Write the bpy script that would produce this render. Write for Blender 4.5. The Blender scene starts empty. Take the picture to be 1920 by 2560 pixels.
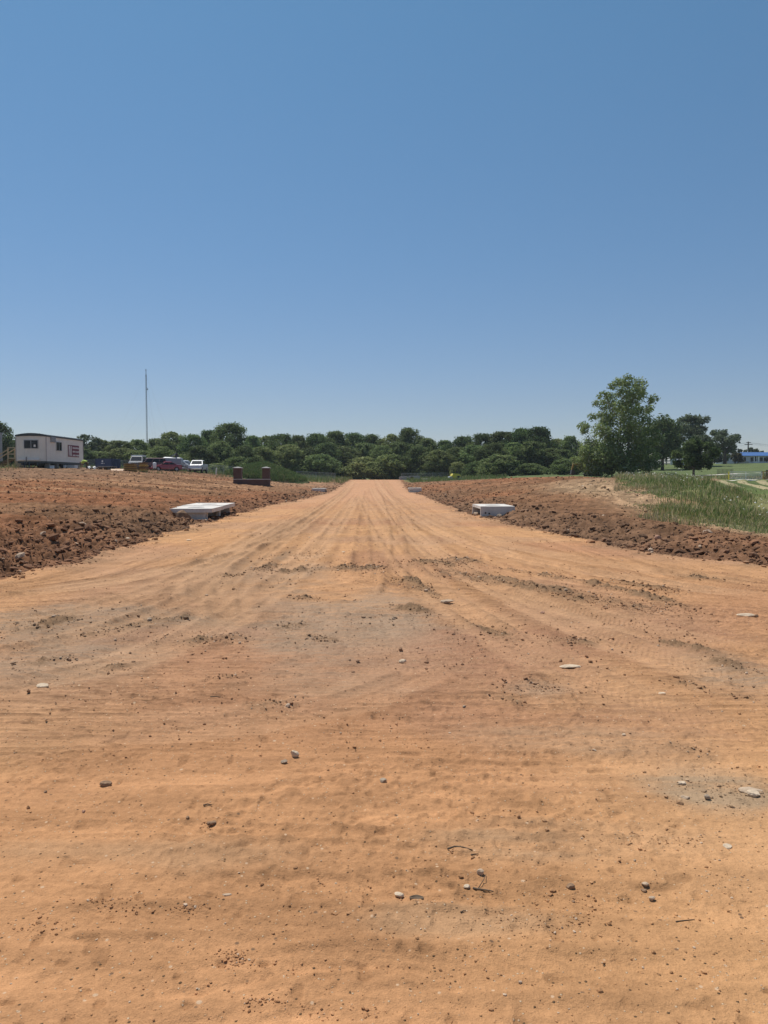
import bpy, math, random
import numpy as np
from mathutils import Vector, Matrix, Euler

rad = math.radians
SC = bpy.context.scene
COL = SC.collection

# ------------------------------------------------------------------ camera, sky, sun, exposure
EYE, FPX, HORIZON = 1.6, 1920.0, 1195.0
cam = bpy.data.cameras.new('camera')
cam.sensor_fit = 'HORIZONTAL'; cam.sensor_width = 36.0; cam.lens = 36.0
cam.clip_start = 0.05; cam.clip_end = 20000
cam_o = bpy.data.objects.new('camera', cam); COL.objects.link(cam_o)
PITCH = math.atan((1280 - HORIZON) / FPX)
cam_o.location = (0, 0, EYE)
cam_o.rotation_euler = (math.pi / 2 - PITCH, 0, 0)
SC.camera = cam_o

SUN_EL, SUN_AZ = 64.0, -38.0          # azimuth: degrees clockwise from +Y (negative = left of the view)
world = bpy.data.worlds.new('World'); SC.world = world; world.use_nodes = True
wn = world.node_tree
sky = wn.nodes.new('ShaderNodeTexSky'); sky.sky_type = 'NISHITA'; sky.sun_disc = False
sky.sun_elevation = rad(SUN_EL); sky.sun_rotation = rad(SUN_AZ)
sky.altitude = 400; sky.air_density = 1.0; sky.dust_density = 0.15; sky.ozone_density = 3.0
tcw = wn.nodes.new('ShaderNodeTexCoord'); sxyz = wn.nodes.new('ShaderNodeSeparateXYZ'); wn.links.new(tcw.outputs['Generated'], sxyz.inputs[0])
rmp = wn.nodes.new('ShaderNodeValToRGB'); wn.links.new(sxyz.outputs['Z'], rmp.inputs[0])
for pos_, c_ in ((.02, (.74, .71, .79)), (.10, (.71, .72, .79)), (.27, (.69, .84, .89)), (.52, (.71, 1, 1.0)), (1.0, (.85, 1, 1))):
    e_ = rmp.color_ramp.elements.new(pos_); e_.color = (*c_, 1)
rmp.color_ramp.elements.remove(rmp.color_ramp.elements[0]); rmp.color_ramp.elements.remove(rmp.color_ramp.elements[-1])
skm = wn.nodes.new('ShaderNodeMix'); skm.data_type = 'RGBA'; skm.blend_type = 'MULTIPLY'; skm.inputs[0].default_value = 1.0
wn.links.new(sky.outputs[0], skm.inputs[6]); wn.links.new(rmp.outputs[0], skm.inputs[7]); wn.links.new(skm.outputs[2], wn.nodes['Background'].inputs[0])
wn.nodes['Background'].inputs[1].default_value = 0.10
sun = bpy.data.lights.new('sun', 'SUN'); sun.energy = 4.8; sun.angle = rad(0.53); sun.color = (1.0, 0.95, 0.87)
sun_o = bpy.data.objects.new('sun', sun); COL.objects.link(sun_o)
sd = Vector((math.sin(rad(SUN_AZ)) * math.cos(rad(SUN_EL)), math.cos(rad(SUN_AZ)) * math.cos(rad(SUN_EL)), math.sin(rad(SUN_EL))))
sun_o.rotation_euler = sd.to_track_quat('Z', 'Y').to_euler(); sun_o.location = (0, 0, 50)
SC.view_settings.view_transform = 'Standard'; SC.view_settings.look = 'None'
SC.view_settings.exposure = 0.0; SC.view_settings.gamma = 1.0; SC.view_settings.use_curve_mapping = False

# ------------------------------------------------------------------ helpers
def px(u, v, Y):
    """photo pixel + distance -> point"""
    return ((u - 960) / FPX * Y, Y, EYE + Y * (HORIZON - v) / FPX)
def gp(u, v):
    """photo pixel on the flat near ground -> x, y"""
    Y = EYE * FPX / (v - HORIZON)
    return ((u - 960) / FPX * Y, Y)

def sstep(a, b, x):
    t = np.clip((np.asarray(x, float) - a) / (b - a), 0, 1)
    return t * t * (3 - 2 * t)
def _h(ix, iy, s):
    h = (ix * 374761393 + iy * 668265263 + s * 1442695041) & 0xffffffff
    h = ((h ^ (h >> 13)) * 1274126177) & 0xffffffff
    return ((h ^ (h >> 16)) & 0xffffff) / 16777215.0
def vn(x, y, s=0):
    x = np.asarray(x, float); y = np.asarray(y, float)
    ix = np.floor(x).astype(np.int64); iy = np.floor(y).astype(np.int64)
    fx = x - ix; fy = y - iy
    fx = fx * fx * (3 - 2 * fx); fy = fy * fy * (3 - 2 * fy)
    a = _h(ix, iy, s); b = _h(ix + 1, iy, s); c = _h(ix, iy + 1, s); d = _h(ix + 1, iy + 1, s)
    return (a + (b - a) * fx) * (1 - fy) + (c + (d - c) * fx) * fy
def fbm(x, y, s=0, o=3, g=0.5):
    t = 0.0; n = 0.0; a = 1.0
    for k in range(o):
        t = t + a * vn(x * 2 ** k + 17.3 * k, y * 2 ** k - 9.1 * k, s + k * 7); n += a; a *= g
    return t / n

def meta(o, label=None, cat=None, group=None, kind=None):
    if label: o['label'] = label
    if cat: o['category'] = cat
    if group: o['group'] = group
    if kind: o['kind'] = kind
    return o
def empty(name, label, cat, loc=(0, 0, 0), rz=0.0, group=None):
    o = bpy.data.objects.new(name, None); COL.objects.link(o)
    o.location = loc; o.rotation_euler = (0, 0, rz); o.empty_display_size = 0.3
    return meta(o, label, cat, group)

class MB:
    def __init__(s): s.v = []; s.f = []
    def add(s, V, F):
        n = len(s.v); s.v += [tuple(p) for p in V]; s.f += [tuple(i + n for i in f) for f in F]; return s
    def obox(s, c, size, rot=None):
        M = rot if rot is not None else Matrix.Identity(3); c = Vector(c)
        V = []
        for i in (-.5, .5):
            for j in (-.5, .5):
                for k in (-.5, .5): V.append(c + M @ Vector((i * size[0], j * size[1], k * size[2])))
        return s.add(V, [(0, 1, 3, 2), (4, 6, 7, 5), (0, 4, 5, 1), (2, 3, 7, 6), (0, 2, 6, 4), (1, 5, 7, 3)])
    def box(s, x0, x1, y0, y1, z0, z1):
        return s.obox(((x0 + x1) / 2, (y0 + y1) / 2, (z0 + z1) / 2), (x1 - x0, y1 - y0, z1 - z0))
    def bar(s, p, q, w, h=None):
        p = Vector(p); q = Vector(q); d = q - p
        if d.length < 1e-6: return s
        return s.obox((p + q) / 2, (w, h or w, d.length), d.to_track_quat('Z', 'Y').to_matrix())
    def tube(s, pts, r, n=8):
        pts = [Vector(p) for p in pts]; m = len(pts)
        rs = r if isinstance(r, (list, tuple)) else [r] * m
        loops = []
        for i, p in enumerate(pts):
            d = (pts[min(i + 1, m - 1)] - pts[max(i - 1, 0)]).normalized()
            M = d.to_track_quat('Z', 'Y').to_matrix()
            loops.append([p + M @ Vector((math.cos(2 * math.pi * k / n) * rs[i], math.sin(2 * math.pi * k / n) * rs[i], 0)) for k in range(n)])
        return s.loft(loops)
    def loft(s, loops, cap=True):
        n = len(loops[0]); V = [p for l in loops for p in l]; F = []
        for a in range(len(loops) - 1):
            for k in range(n):
                k2 = (k + 1) % n
                F.append((a * n + k, a * n + k2, (a + 1) * n + k2, (a + 1) * n + k))
        if cap:
            F.append(tuple(reversed(range(n)))); F.append(tuple((len(loops) - 1) * n + k for k in range(n)))
        return s.add(V, F)
    def prism_y(s, poly, y0, y1):      # polygon in x,z
        return s.loft([[(x, y0, z) for x, z in poly], [(x, y1, z) for x, z in poly]])
    def prism_x(s, poly, x0, x1):      # polygon in y,z
        return s.loft([[(x0, y, z) for y, z in poly], [(x1, y, z) for y, z in poly]])
    def build(s, name, mat, parent=None, smooth=False, bevel=0.0, loc=None):
        me = bpy.data.meshes.new(name); me.from_pydata(s.v, [], s.f); me.update()
        me.materials.append(mat)
        import bmesh
        bm = bmesh.new(); bm.from_mesh(me); bmesh.ops.recalc_face_normals(bm, faces=bm.faces); bm.to_mesh(me); bm.free()
        if smooth:
            for p in me.polygons: p.use_smooth = True
        o = bpy.data.objects.new(name, me); COL.objects.link(o)
        if parent: o.parent = parent
        if loc: o.location = loc
        if bevel:
            b = o.modifiers.new('bevel', 'BEVEL'); b.width = bevel; b.segments = 2; b.limit_method = 'ANGLE'
        return o

def np_mesh(name, V, F, mat, smooth=False, attrs=None, parent=None):
    """V (n,3), F (m,k) arrays -> object"""
    V = np.asarray(V, np.float32); F = np.asarray(F, np.int32); k = F.shape[1]
    me = bpy.data.meshes.new(name)
    me.vertices.add(len(V)); me.vertices.foreach_set('co', V.ravel())
    me.loops.add(F.size); me.loops.foreach_set('vertex_index', F.ravel())
    me.polygons.add(len(F)); me.polygons.foreach_set('loop_start', np.arange(0, F.size, k, dtype=np.int32))
    me.polygons.foreach_set('use_smooth', np.full(len(F), smooth, bool))
    me.update(calc_edges=True)
    for an, av in (attrs or {}).items():
        av = np.asarray(av, np.float32)
        if av.ndim == 2:
            a = me.attributes.new(an, 'FLOAT_COLOR', 'POINT')
            if av.shape[1] == 3: av = np.concatenate([av, np.ones((len(av), 1), np.float32)], 1)
            a.data.foreach_set('color', np.ascontiguousarray(av, np.float32).ravel())
        else:
            a = me.attributes.new(an, 'FLOAT', 'POINT'); a.data.foreach_set('value', av)
    me.materials.append(mat)
    o = bpy.data.objects.new(name, me); COL.objects.link(o)
    if parent: o.parent = parent
    return o

def copy_thing(root, loc, rz, scale=None):
    r = root.copy(); COL.objects.link(r); r.location = loc; r.rotation_euler = (0, 0, rz)
    if scale: r.scale = scale
    for ch in list(root.children):
        c = ch.copy(); COL.objects.link(c); c.parent = r
        for g in list(ch.children):
            d = g.copy(); COL.objects.link(d); d.parent = c
    return r

# ------------------------------------------------------------------ materials
def mat_new(name):
    m = bpy.data.materials.new(name); m.use_nodes = True
    nt = m.node_tree; b = nt.nodes['Principled BSDF']
    return m, nt, b
def N(nt, t, **kw):
    n = nt.nodes.new(t)
    for k, v in kw.items(): setattr(n, k, v)
    return n
def noise(nt, scale, detail=3, rough=0.6, vec=None):
    n = N(nt, 'ShaderNodeTexNoise'); n.inputs['Scale'].default_value = scale
    n.inputs['Detail'].default_value = detail; n.inputs['Roughness'].default_value = rough
    if vec is not None: nt.links.new(vec, n.inputs['Vector'])
    return n
def mapr(nt, src, a, b, c, d):
    n = N(nt, 'ShaderNodeMapRange'); nt.links.new(src, n.inputs[0])
    for i, q in enumerate((a, b, c, d)): n.inputs[i + 1].default_value = q
    return n.outputs[0]
def mul_col(nt, col, fac):
    n = N(nt, 'ShaderNodeVectorMath', operation='SCALE'); nt.links.new(col, n.inputs[0]); nt.links.new(fac, n.inputs['Scale'])
    return n.outputs[0]
def plain(name, col, rough=0.6, metal=0.0, var=0.12, vscale=4.0, bump=0.0, bscale=40.0, coat=0.0, spec=0.5):
    m, nt, b = mat_new(name)
    b.inputs['Roughness'].default_value = rough; b.inputs['Metallic'].default_value = metal
    b.inputs['Specular IOR Level'].default_value = spec
    if coat: b.inputs['Coat Weight'].default_value = coat; b.inputs['Coat Roughness'].default_value = 0.08
    tc = N(nt, 'ShaderNodeTexCoord')
    rgb = N(nt, 'ShaderNodeRGB'); rgb.outputs[0].default_value = (*col, 1)
    n1 = noise(nt, vscale, 5, 0.65, tc.outputs['Object'])
    nt.links.new(mul_col(nt, rgb.outputs[0], mapr(nt, n1.outputs[0], 0.3, 0.7, 1 - var, 1 + var)), b.inputs['Base Color'])
    if bump:
        n2 = noise(nt, bscale, 4, 0.6, tc.outputs['Object'])
        bp = N(nt, 'ShaderNodeBump'); bp.inputs['Strength'].default_value = bump; bp.inputs['Distance'].default_value = 0.02
        nt.links.new(n2.outputs[0], bp.inputs['Height']); nt.links.new(bp.outputs[0], b.inputs['Normal'])
    return m
def attr_mat(name, attr='col', rough=0.95, trans=0.0, spec=0.2):
    m, nt, b = mat_new(name)
    a = N(nt, 'ShaderNodeAttribute', attribute_name=attr)
    b.inputs['Roughness'].default_value = rough; b.inputs['Specular IOR Level'].default_value = spec
    nt.links.new(a.outputs['Color'], b.inputs['Base Color'])
    if trans:
        t = N(nt, 'ShaderNodeBsdfTranslucent'); mx = N(nt, 'ShaderNodeMixShader'); mx.inputs[0].default_value = trans
        nt.links.new(a.outputs['Color'], t.inputs[0])
        nt.links.new(b.outputs[0], mx.inputs[1]); nt.links.new(t.outputs[0], mx.inputs[2])
        nt.links.new(mx.outputs[0], nt.nodes['Material Output'].inputs[0])
    return m

def dirt_material():
    m, nt, b = mat_new('bare_dirt')
    b.inputs['Roughness'].default_value = 1.0; b.inputs['Specular IOR Level'].default_value = 0.05
    tc = N(nt, 'ShaderNodeTexCoord'); P = tc.outputs['Object']
    a = N(nt, 'ShaderNodeAttribute', attribute_name='col')
    n1 = noise(nt, 2.2, 6, 0.68, P); n2 = noise(nt, 28, 5, 0.7, P); n3 = noise(nt, 170, 3, 0.7, P)
    c = mul_col(nt, a.outputs['Color'], mapr(nt, n1.outputs[0], 0.3, 0.7, 0.86, 1.14))
    c = mul_col(nt, c, mapr(nt, n2.outputs[0], 0.3, 0.7, 0.86, 1.12))
    c = mul_col(nt, c, mapr(nt, n3.outputs[0], 0.25, 0.75, 0.84, 1.14))
    # small grit of other stone, fine crumbs
    def grit(scale, cut, colr, src, dens):
        vo = N(nt, 'ShaderNodeTexVoronoi'); vo.inputs['Scale'].default_value = scale; nt.links.new(P, vo.inputs['Vector'])
        sz = mapr(nt, vo.outputs['Distance'], cut, cut * 0.6, 0.0, 1.0)
        sep = N(nt, 'ShaderNodeSeparateColor'); nt.links.new(vo.outputs['Color'], sep.inputs[0])
        pick = mapr(nt, sep.outputs[0], dens, dens + 0.01, 0.0, 1.0)
        mu = N(nt, 'ShaderNodeMath', operation='MULTIPLY'); nt.links.new(sz, mu.inputs[0]); nt.links.new(pick, mu.inputs[1])
        mx = N(nt, 'ShaderNodeMix', data_type='RGBA'); nt.links.new(mu.outputs[0], mx.inputs[0])
        nt.links.new(src, mx.inputs[6]); mx.inputs[7].default_value = (*colr, 1)
        return mx.outputs[2], mu.outputs[0]
    c, g1 = grit(62, 0.28, (0.55, 0.40, 0.26), c, 0.88)
    c, g2 = grit(48, 0.25, (0.13, 0.085, 0.05), c, 0.90)
    c, g3 = grit(23, 0.17, (0.56, 0.38, 0.24), c, 0.86)
    c, g4 = grit(16, 0.15, (0.20, 0.12, 0.07), c, 0.82)
    c, g5 = grit(9, 0.10, (0.54, 0.37, 0.235), c, 0.90)
    nt.links.new(c, b.inputs['Base Color'])
    def bump(h, dist, st, prev=None):
        bp = N(nt, 'ShaderNodeBump'); bp.inputs['Distance'].default_value = dist; bp.inputs['Strength'].default_value = st
        nt.links.new(h, bp.inputs['Height'])
        if prev is not None: nt.links.new(prev, bp.inputs['Normal'])
        return bp.outputs[0]
    n4 = noise(nt, 9, 6, 0.62, P)
    nr = bump(n4.outputs[0], 0.022, 0.5)
    nr = bump(n2.outputs[0], 0.02, 0.65, nr)
    nr = bump(n3.outputs[0], 0.004, 0.6, nr)
    nr = bump(g2, 0.008, 0.8, nr)
    nr = bump(g1, 0.006, 0.6, nr)
    nt.links.new(nr, b.inputs['Normal'])
    return m
def turf_material():
    m, nt, b = mat_new('turf')
    b.inputs['Roughness'].default_value = 1.0; b.inputs['Specular IOR Level'].default_value = 0.1
    tc = N(nt, 'ShaderNodeTexCoord'); P = tc.outputs['Object']
    a = N(nt, 'ShaderNodeAttribute', attribute_name='col')
    n1 = noise(nt, 0.35, 6, 0.7, P); n2 = noise(nt, 7, 5, 0.7, P)
    c = mul_col(nt, a.outputs['Color'], mapr(nt, n1.outputs[0], 0.3, 0.7, 0.8, 1.2))
    c = mul_col(nt, c, mapr(nt, n2.outputs[0], 0.3, 0.7, 0.6, 1.35))
    nt.links.new(c, b.inputs['Base Color'])
    bp = N(nt, 'ShaderNodeBump'); bp.inputs['Distance'].default_value = 0.12; bp.inputs['Strength'].default_value = 0.7
    nt.links.new(n2.outputs[0], bp.inputs['Height']); nt.links.new(bp.outputs[0], b.inputs['Normal'])
    return m

M = {}
M['dirt'] = dirt_material()
M['turf'] = turf_material()
M['stone'] = attr_mat('loose_stone', rough=0.95)
M['blade'] = attr_mat('grass_blade', rough=0.7, trans=0.25)
M['leaf'] = attr_mat('leaf', rough=0.7, trans=0.40, spec=0.12)
def per_tree(m):
    nt = m.node_tree; a = [n for n in nt.nodes if n.type == 'ATTRIBUTE'][0]
    oi_ = N(nt, 'ShaderNodeObjectInfo'); hs = N(nt, 'ShaderNodeHueSaturation')
    nt.links.new(mapr(nt, oi_.outputs['Random'], 0, 1, .475, .51), hs.inputs['Hue'])
    wn_ = N(nt, 'ShaderNodeTexWhiteNoise', noise_dimensions='1D'); nt.links.new(oi_.outputs['Random'], wn_.inputs['W'])
    nt.links.new(mapr(nt, wn_.outputs['Value'], 0, 1, .72, 1.42), hs.inputs['Value']); hs.inputs['Saturation'].default_value = .92
    targets = [l.to_socket for l in a.outputs['Color'].links]
    nt.links.new(a.outputs['Color'], hs.inputs['Color'])
    for t_ in targets: nt.links.new(hs.outputs[0], t_)
per_tree(M['leaf'])
M['bark'] = plain('bark', (0.11, 0.085, 0.065), 0.95, var=0.35, vscale=6, bump=0.6, bscale=18)
M['pale_bark'] = plain('pale_bark', (0.30, 0.28, 0.24), 0.95, var=0.3, vscale=3, bump=0.4)
M['concrete'] = plain('concrete', (0.62, 0.585, 0.53), 0.9, var=0.16, vscale=3.0, bump=0.25, bscale=30)
M['old_concrete'] = plain('old_concrete', (0.36, 0.35, 0.34), 0.92, var=0.2, vscale=2.5, bump=0.3)
M['hole'] = plain('opening_shade', (0.03, 0.027, 0.025), 1.0)  # near-black colour stands in for the shade inside openings
M['siding'] = plain('beige_siding', (0.44, 0.40, 0.37), 0.6, var=0.07, vscale=1.2)
M['grey_siding'] = plain('grey_siding', (0.30, 0.30, 0.31), 0.6, var=0.07)
M['dark_trim'] = plain('dark_trim', (0.045, 0.055, 0.055), 0.5)
M['steel'] = plain('painted_steel', (0.07, 0.07, 0.07), 0.5, var=0.2)
M['galv'] = plain('galvanised_steel', (0.36, 0.37, 0.38), 0.45, metal=0.4, var=0.12)
M['glass'] = plain('dark_glass', (0.02, 0.024, 0.03), 0.12, var=0.05, spec=0.22)
M['white'] = plain('white_paint', (0.80, 0.79, 0.77), 0.45, var=0.04)
M['carwhite'] = plain('white_car_paint', (0.78, 0.78, 0.78), 0.3, var=0.04, coat=0.6)
M['carred'] = plain('dark_red_car_paint', (0.30, 0.014, 0.030), 0.3, var=0.06, coat=0.7)
M['maroon'] = plain('maroon_car_paint', (0.16, 0.07, 0.06), 0.4, var=0.08, coat=0.3)
M['silver'] = plain('silver_paint', (0.10, 0.115, 0.14), 0.55, var=0.08)
M['greybox'] = plain('grey_metal', (0.33, 0.34, 0.36), 0.5, metal=0.25, var=0.14)
M['rubber'] = plain('rubber', (0.022, 0.022, 0.022), 0.85)
M['chrome'] = plain('bright_metal', (0.7, 0.7, 0.7), 0.2, metal=1.0, var=0.03)
M['plastic'] = plain('black_plastic', (0.03, 0.03, 0.032), 0.5)
M['lamp'] = plain('headlamp_glass', (0.6, 0.62, 0.65), 0.1, var=0.03)
M['navy'] = plain('navy_steel', (0.035, 0.055, 0.13), 0.5, var=0.2, vscale=2)
M['signred'] = plain('dark_red_sign', (0.18, 0.02, 0.035), 0.5, var=0.05)
M['wood'] = plain('new_lumber', (0.44, 0.33, 0.22), 0.8, var=0.15, vscale=5)
M['oldwood'] = plain('weathered_boards', (0.33, 0.30, 0.27), 0.9, var=0.2, vscale=3)
M['brownwood'] = plain('brown_wood', (0.16, 0.095, 0.06), 0.9, var=0.2)
M['ply'] = plain('plywood', (0.62, 0.44, 0.30), 0.8, var=0.1)
M['formyellow'] = plain('ochre_form_lumber', (0.50, 0.30, 0.065), 0.75, var=0.25, vscale=8)
M['formshade'] = plain('gap_shade_lumber', (0.20, 0.105, 0.03), 0.8, var=0.25, vscale=8)  # darker brown whose colour stands in for shadowed gaps between layers
M['tarp'] = plain('white_tarp', (0.75, 0.73, 0.70), 0.6, var=0.05)
M['yellow'] = plain('machine_yellow', (0.72, 0.58, 0.04), 0.4, var=0.06, coat=0.3)
M['oldyellow'] = plain('faded_machine_yellow', (0.36, 0.24, 0.07), 0.6, var=0.2)
M['mast'] = plain('mast_steel', (0.10, 0.115, 0.15), 0.6, var=0.3, vscale=0.1)
M['blueroof'] = plain('blue_roof_metal', (0.05, 0.13, 0.33), 0.45, var=0.08)
M['housewall'] = plain('pale_house_siding', (0.52, 0.53, 0.55), 0.7, var=0.06)
M['shedroof'] = plain('grey_shingle', (0.28, 0.31, 0.36), 0.9, var=0.15)
M['barn'] = plain('weathered_barn', (0.085, 0.07, 0.06), 0.95, var=0.25)
M['gravel'] = plain('pale_gravel', (0.46, 0.43, 0.36), 0.95, var=0.12, vscale=1.5, bump=0.3)
M['hivis'] = plain('hi_vis_cloth', (0.62, 0.80, 0.16), 0.8, var=0.08)
M['trouser'] = plain('olive_cloth', (0.10, 0.085, 0.05), 0.9, var=0.1)
M['skin'] = plain('skin', (0.36, 0.20, 0.13), 0.6, var=0.05)
M['hair'] = plain('dark_hair', (0.02, 0.016, 0.012), 0.7)
M['boot'] = plain('pale_boot', (0.55, 0.48, 0.40), 0.8)
M['tan_stone'] = plain('tan_stone', (0.47, 0.35, 0.24), 0.95, var=0.16, vscale=14, bump=0.4, bscale=60)
M['pale_stone'] = plain('pale_stone', (0.60, 0.47, 0.33), 0.95, var=0.14, vscale=14, bump=0.4, bscale=60)
M['grey_stone'] = plain('grey_stone', (0.36, 0.28, 0.20), 0.95, var=0.2, vscale=14, bump=0.5, bscale=60)
M['brown_clod'] = plain('brown_clod', (0.29, 0.18, 0.105), 1.0, var=0.2, vscale=16, bump=0.6, bscale=60)
M['red_stone'] = plain('reddish_stone', (0.42, 0.24, 0.16), 0.95, var=0.15, vscale=10, bump=0.4)
M['twig'] = plain('dead_twig', (0.12, 0.085, 0.055), 0.95, var=0.2, vscale=20)

def stain(mat, colr, lo, hi, scale):
    nt = mat.node_tree; b = nt.nodes['Principled BSDF']; src = b.inputs['Base Color'].links[0].from_socket
    tc = N(nt, 'ShaderNodeTexCoord'); n1 = noise(nt, scale, 6, 0.7, tc.outputs['Object'])
    mx = N(nt, 'ShaderNodeMix', data_type='RGBA'); nt.links.new(mapr(nt, n1.outputs[0], lo, hi, 0.0, 0.75), mx.inputs[0])
    nt.links.new(src, mx.inputs[6]); mx.inputs[7].default_value = (*colr, 1); nt.links.new(mx.outputs[2], b.inputs['Base Color'])
stain(M['concrete'], (.40, .28, .18), .54, .72, 2.6); stain(M['old_concrete'], (.24, .18, .13), .52, .72, 2.2)
stain(M['white'], (.55, .50, .44), .58, .75, 1.5)
def brick_material():
    m, nt, b = mat_new('dark_brick'); b.inputs['Roughness'].default_value = 0.9
    tc = N(nt, 'ShaderNodeTexCoord'); mp = N(nt, 'ShaderNodeMapping'); mp.inputs['Rotation'].default_value = (rad(90), 0, 0)
    nt.links.new(tc.outputs['Object'], mp.inputs[0])
    br = N(nt, 'ShaderNodeTexBrick'); br.inputs['Scale'].default_value = 1.0
    br.inputs['Color1'].default_value = (0.085, 0.038, 0.030, 1); br.inputs['Color2'].default_value = (0.12, 0.055, 0.042, 1); br.inputs['Mortar'].default_value = (0.16, 0.13, 0.11, 1)
    br.inputs['Mortar Size'].default_value = 0.006; br.inputs['Brick Width'].default_value = 0.21; br.inputs['Row Height'].default_value = 0.075
    nt.links.new(mp.outputs[0], br.inputs['Vector']); nt.links.new(br.outputs[0], b.inputs['Base Color'])
    return m
M['brick'] = brick_material()
def siding_ribs():
    m, nt, b = mat_new('ribbed_siding'); b.inputs['Roughness'].default_value = 0.6
    tc = N(nt, 'ShaderNodeTexCoord')
    rgb = N(nt, 'ShaderNodeRGB'); rgb.outputs[0].default_value = (0.82, 0.785, 0.705, 1)
    n1 = noise(nt, 0.9, 5, 0.7, tc.outputs['Object'])
    nt.links.new(mul_col(nt, rgb.outputs[0], mapr(nt, n1.outputs[0], 0.3, 0.7, 0.92, 1.08)), b.inputs['Base Color'])
    return m
M['ribs'] = siding_ribs()

# ------------------------------------------------------------------ the terrain
ROAD_Y = [-40, 80, 100, 130, 155, 172, 200, 260]; ROAD_Z = [0, 0, .25, .8, 1.25, 1.2, 1.0, 1.0]
XL = ([12.4, 14, 20, 33, 41, 53, 80, 120, 155, 190, 230], [-6.2, -5.9, -6.2, -6.4, -6.8, -6.3, -5.9, -6.4, -6.5, -6.5, -6.5])
XR = ([10.4, 11.5, 12.8, 13.8, 15.2, 17.2, 20.5, 24.6, 31.7, 35.7, 48, 73, 90, 154, 190, 230],
      [20, 11, 7.9, 6.9, 6.1, 5.6, 5.1, 4.6, 3.85, 3.6, 3.7, 3.6, 2.9, 3.2, 3.2, 3.2])
GX = ([14, 18, 20, 22, 24, 27, 33, 38, 46, 60, 90, 112, 122, 128, 400],
      [40, 18, 12.8, 11.2, 10.8, 10.8, 12.5, 13.3, 14.2, 18, 26, 28, 20, 4, 4])
CP = []
def cp(*p): CP.append(p)
for u, v, Y in [(0, 1335, 15.5), (300, 1305, 19.5), (420, 1282, 25), (500, 1268, 33), (0, 1250, 30), (200, 1250, 30), (350, 1250, 33),
                (0, 1176, 75), (120, 1173, 78), (210, 1173, 88), (300, 1180, 95), (430, 1179, 110), (500, 1183, 114), (0, 1205, 50),
                (200, 1205, 52), (400, 1215, 55), (560, 1215, 75), (628, 1213, 78), (680, 1217, 78), (560, 1200, 95), (700, 1208, 110),
                (640, 1198, 120), (760, 1200, 130), (830, 1198, 150), (1440, 1292, 22.5), (1614, 1322, 19), (1920, 1374, 15),
                (1310, 1285, 28), (1440, 1199, 50), (1550, 1203, 46), (1625, 1229, 38), (1686, 1252, 33), (1816, 1322, 24), (1920, 1340, 22),
                (1250, 1240, 50), (1250, 1215, 65), (1250, 1198, 85), (1150, 1215, 80), (1120, 1204, 115), (1080, 1203, 140),
                (1350, 1197, 65), (1920, 1290, 30), (1800, 1240, 55), (1920, 1240, 60), (1700, 1222, 62), (1640, 1207, 75), (1600, 1197, 95),
                (1540, 1191, 110), (1700, 1199, 95), (1860, 1199, 95), (1860, 1185, 115), (1700, 1190, 115), (1700, 1164, 190),
                (1900, 1158, 230), (1500, 1168, 200), (1440, 1190, 130), (1300, 1190, 140)]:
    cp(*px(u, v, Y))
for Y in (-30, -10, 5, 20, 40, 60, 80, 100, 130, 155, 172, 200): cp(-1.3, Y, float(np.interp(Y, ROAD_Y, ROAD_Z)))
for p in [(-60, 80, 2.8), (-60, 110, 3), (-30, 150, 2.6), (-60, 160, 3.2), (20, 4, 0), (-20, 4, 0), (45, 0, 0), (-45, 0, 0), (0, -30, 0), (-20, 14, .7),
          (-40, 14, .9), (-30, 40, 1.4), (-60, 40, 1.8), (25, 15, .05), (40, 30, .1), (60, 60, .3), (80, 95, 1.5), (100, 115, 2.2), (150, 230, 6.5),
          (80, 150, 3.2), (0, 300, 2.5), (-80, 300, 3.5), (100, 350, 7.5), (-40, 170, 3), (30, 190, 2), (90, 20, 0), (-90, 20, 1)]: cp(*p)
for k in range(24):
    a = 2 * math.pi * k / 24; cp(620 * math.cos(a), 620 * math.sin(a), 4.0)
CP = np.array(CP, float)
def _U(r2): return np.where(r2 > 1e-9, 0.5 * r2 * np.log(np.maximum(r2, 1e-9)), 0.0)
S_ = 50.0
_A = CP[:, :2] / S_; n_ = len(_A)
_K = _U(((_A[:, None] - _A[None]) ** 2).sum(-1)) + np.eye(n_) * 2e-4
_Pm = np.c_[np.ones(n_), _A]
_W = np.linalg.solve(np.block([[_K, _Pm], [_Pm.T, np.zeros((3, 3))]]), np.r_[CP[:, 2], 0, 0, 0])
def tps(x, y):
    out = np.empty(len(x))
    for i in range(0, len(x), 150000):
        X = np.c_[x[i:i + 150000], y[i:i + 150000]] / S_
        acc = _W[n_] + X @ _W[n_ + 1:]
        for j in range(n_):
            acc += _W[j] * _U(((X - _A[j]) ** 2).sum(1))
        out[i:i + 150000] = acc
    r = np.hypot(x, y); w = sstep(380, 600, r)
    return out * (1 - w) + 4.0 * w
def edge_d(x, y):
    """> 0 outside the graded road"""
    dl = np.minimum(np.interp(y, *XL) - x, (y - 12.3 - 0.02 * (x + 6)) * 0.9)
    dr = np.minimum(x - np.interp(y, *XR), (y - 10.2) * 1.1)
    wob = (vn(x * .9, y * .9, 91) - .5) * .5 + (vn(x * 3, y * 3, 92) - .5) * .22
    return np.maximum(dl, dr) + wob
def zbase(x, y, d=None):
    if d is None: d = edge_d(x, y)
    zr = np.interp(y, ROAD_Y, ROAD_Z)
    w = sstep(0, 3.2, d); w = np.where(y > 172, np.maximum(w, sstep(172, 190, y)), w)
    return zr + (tps(x, y) - zr) * w

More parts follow.
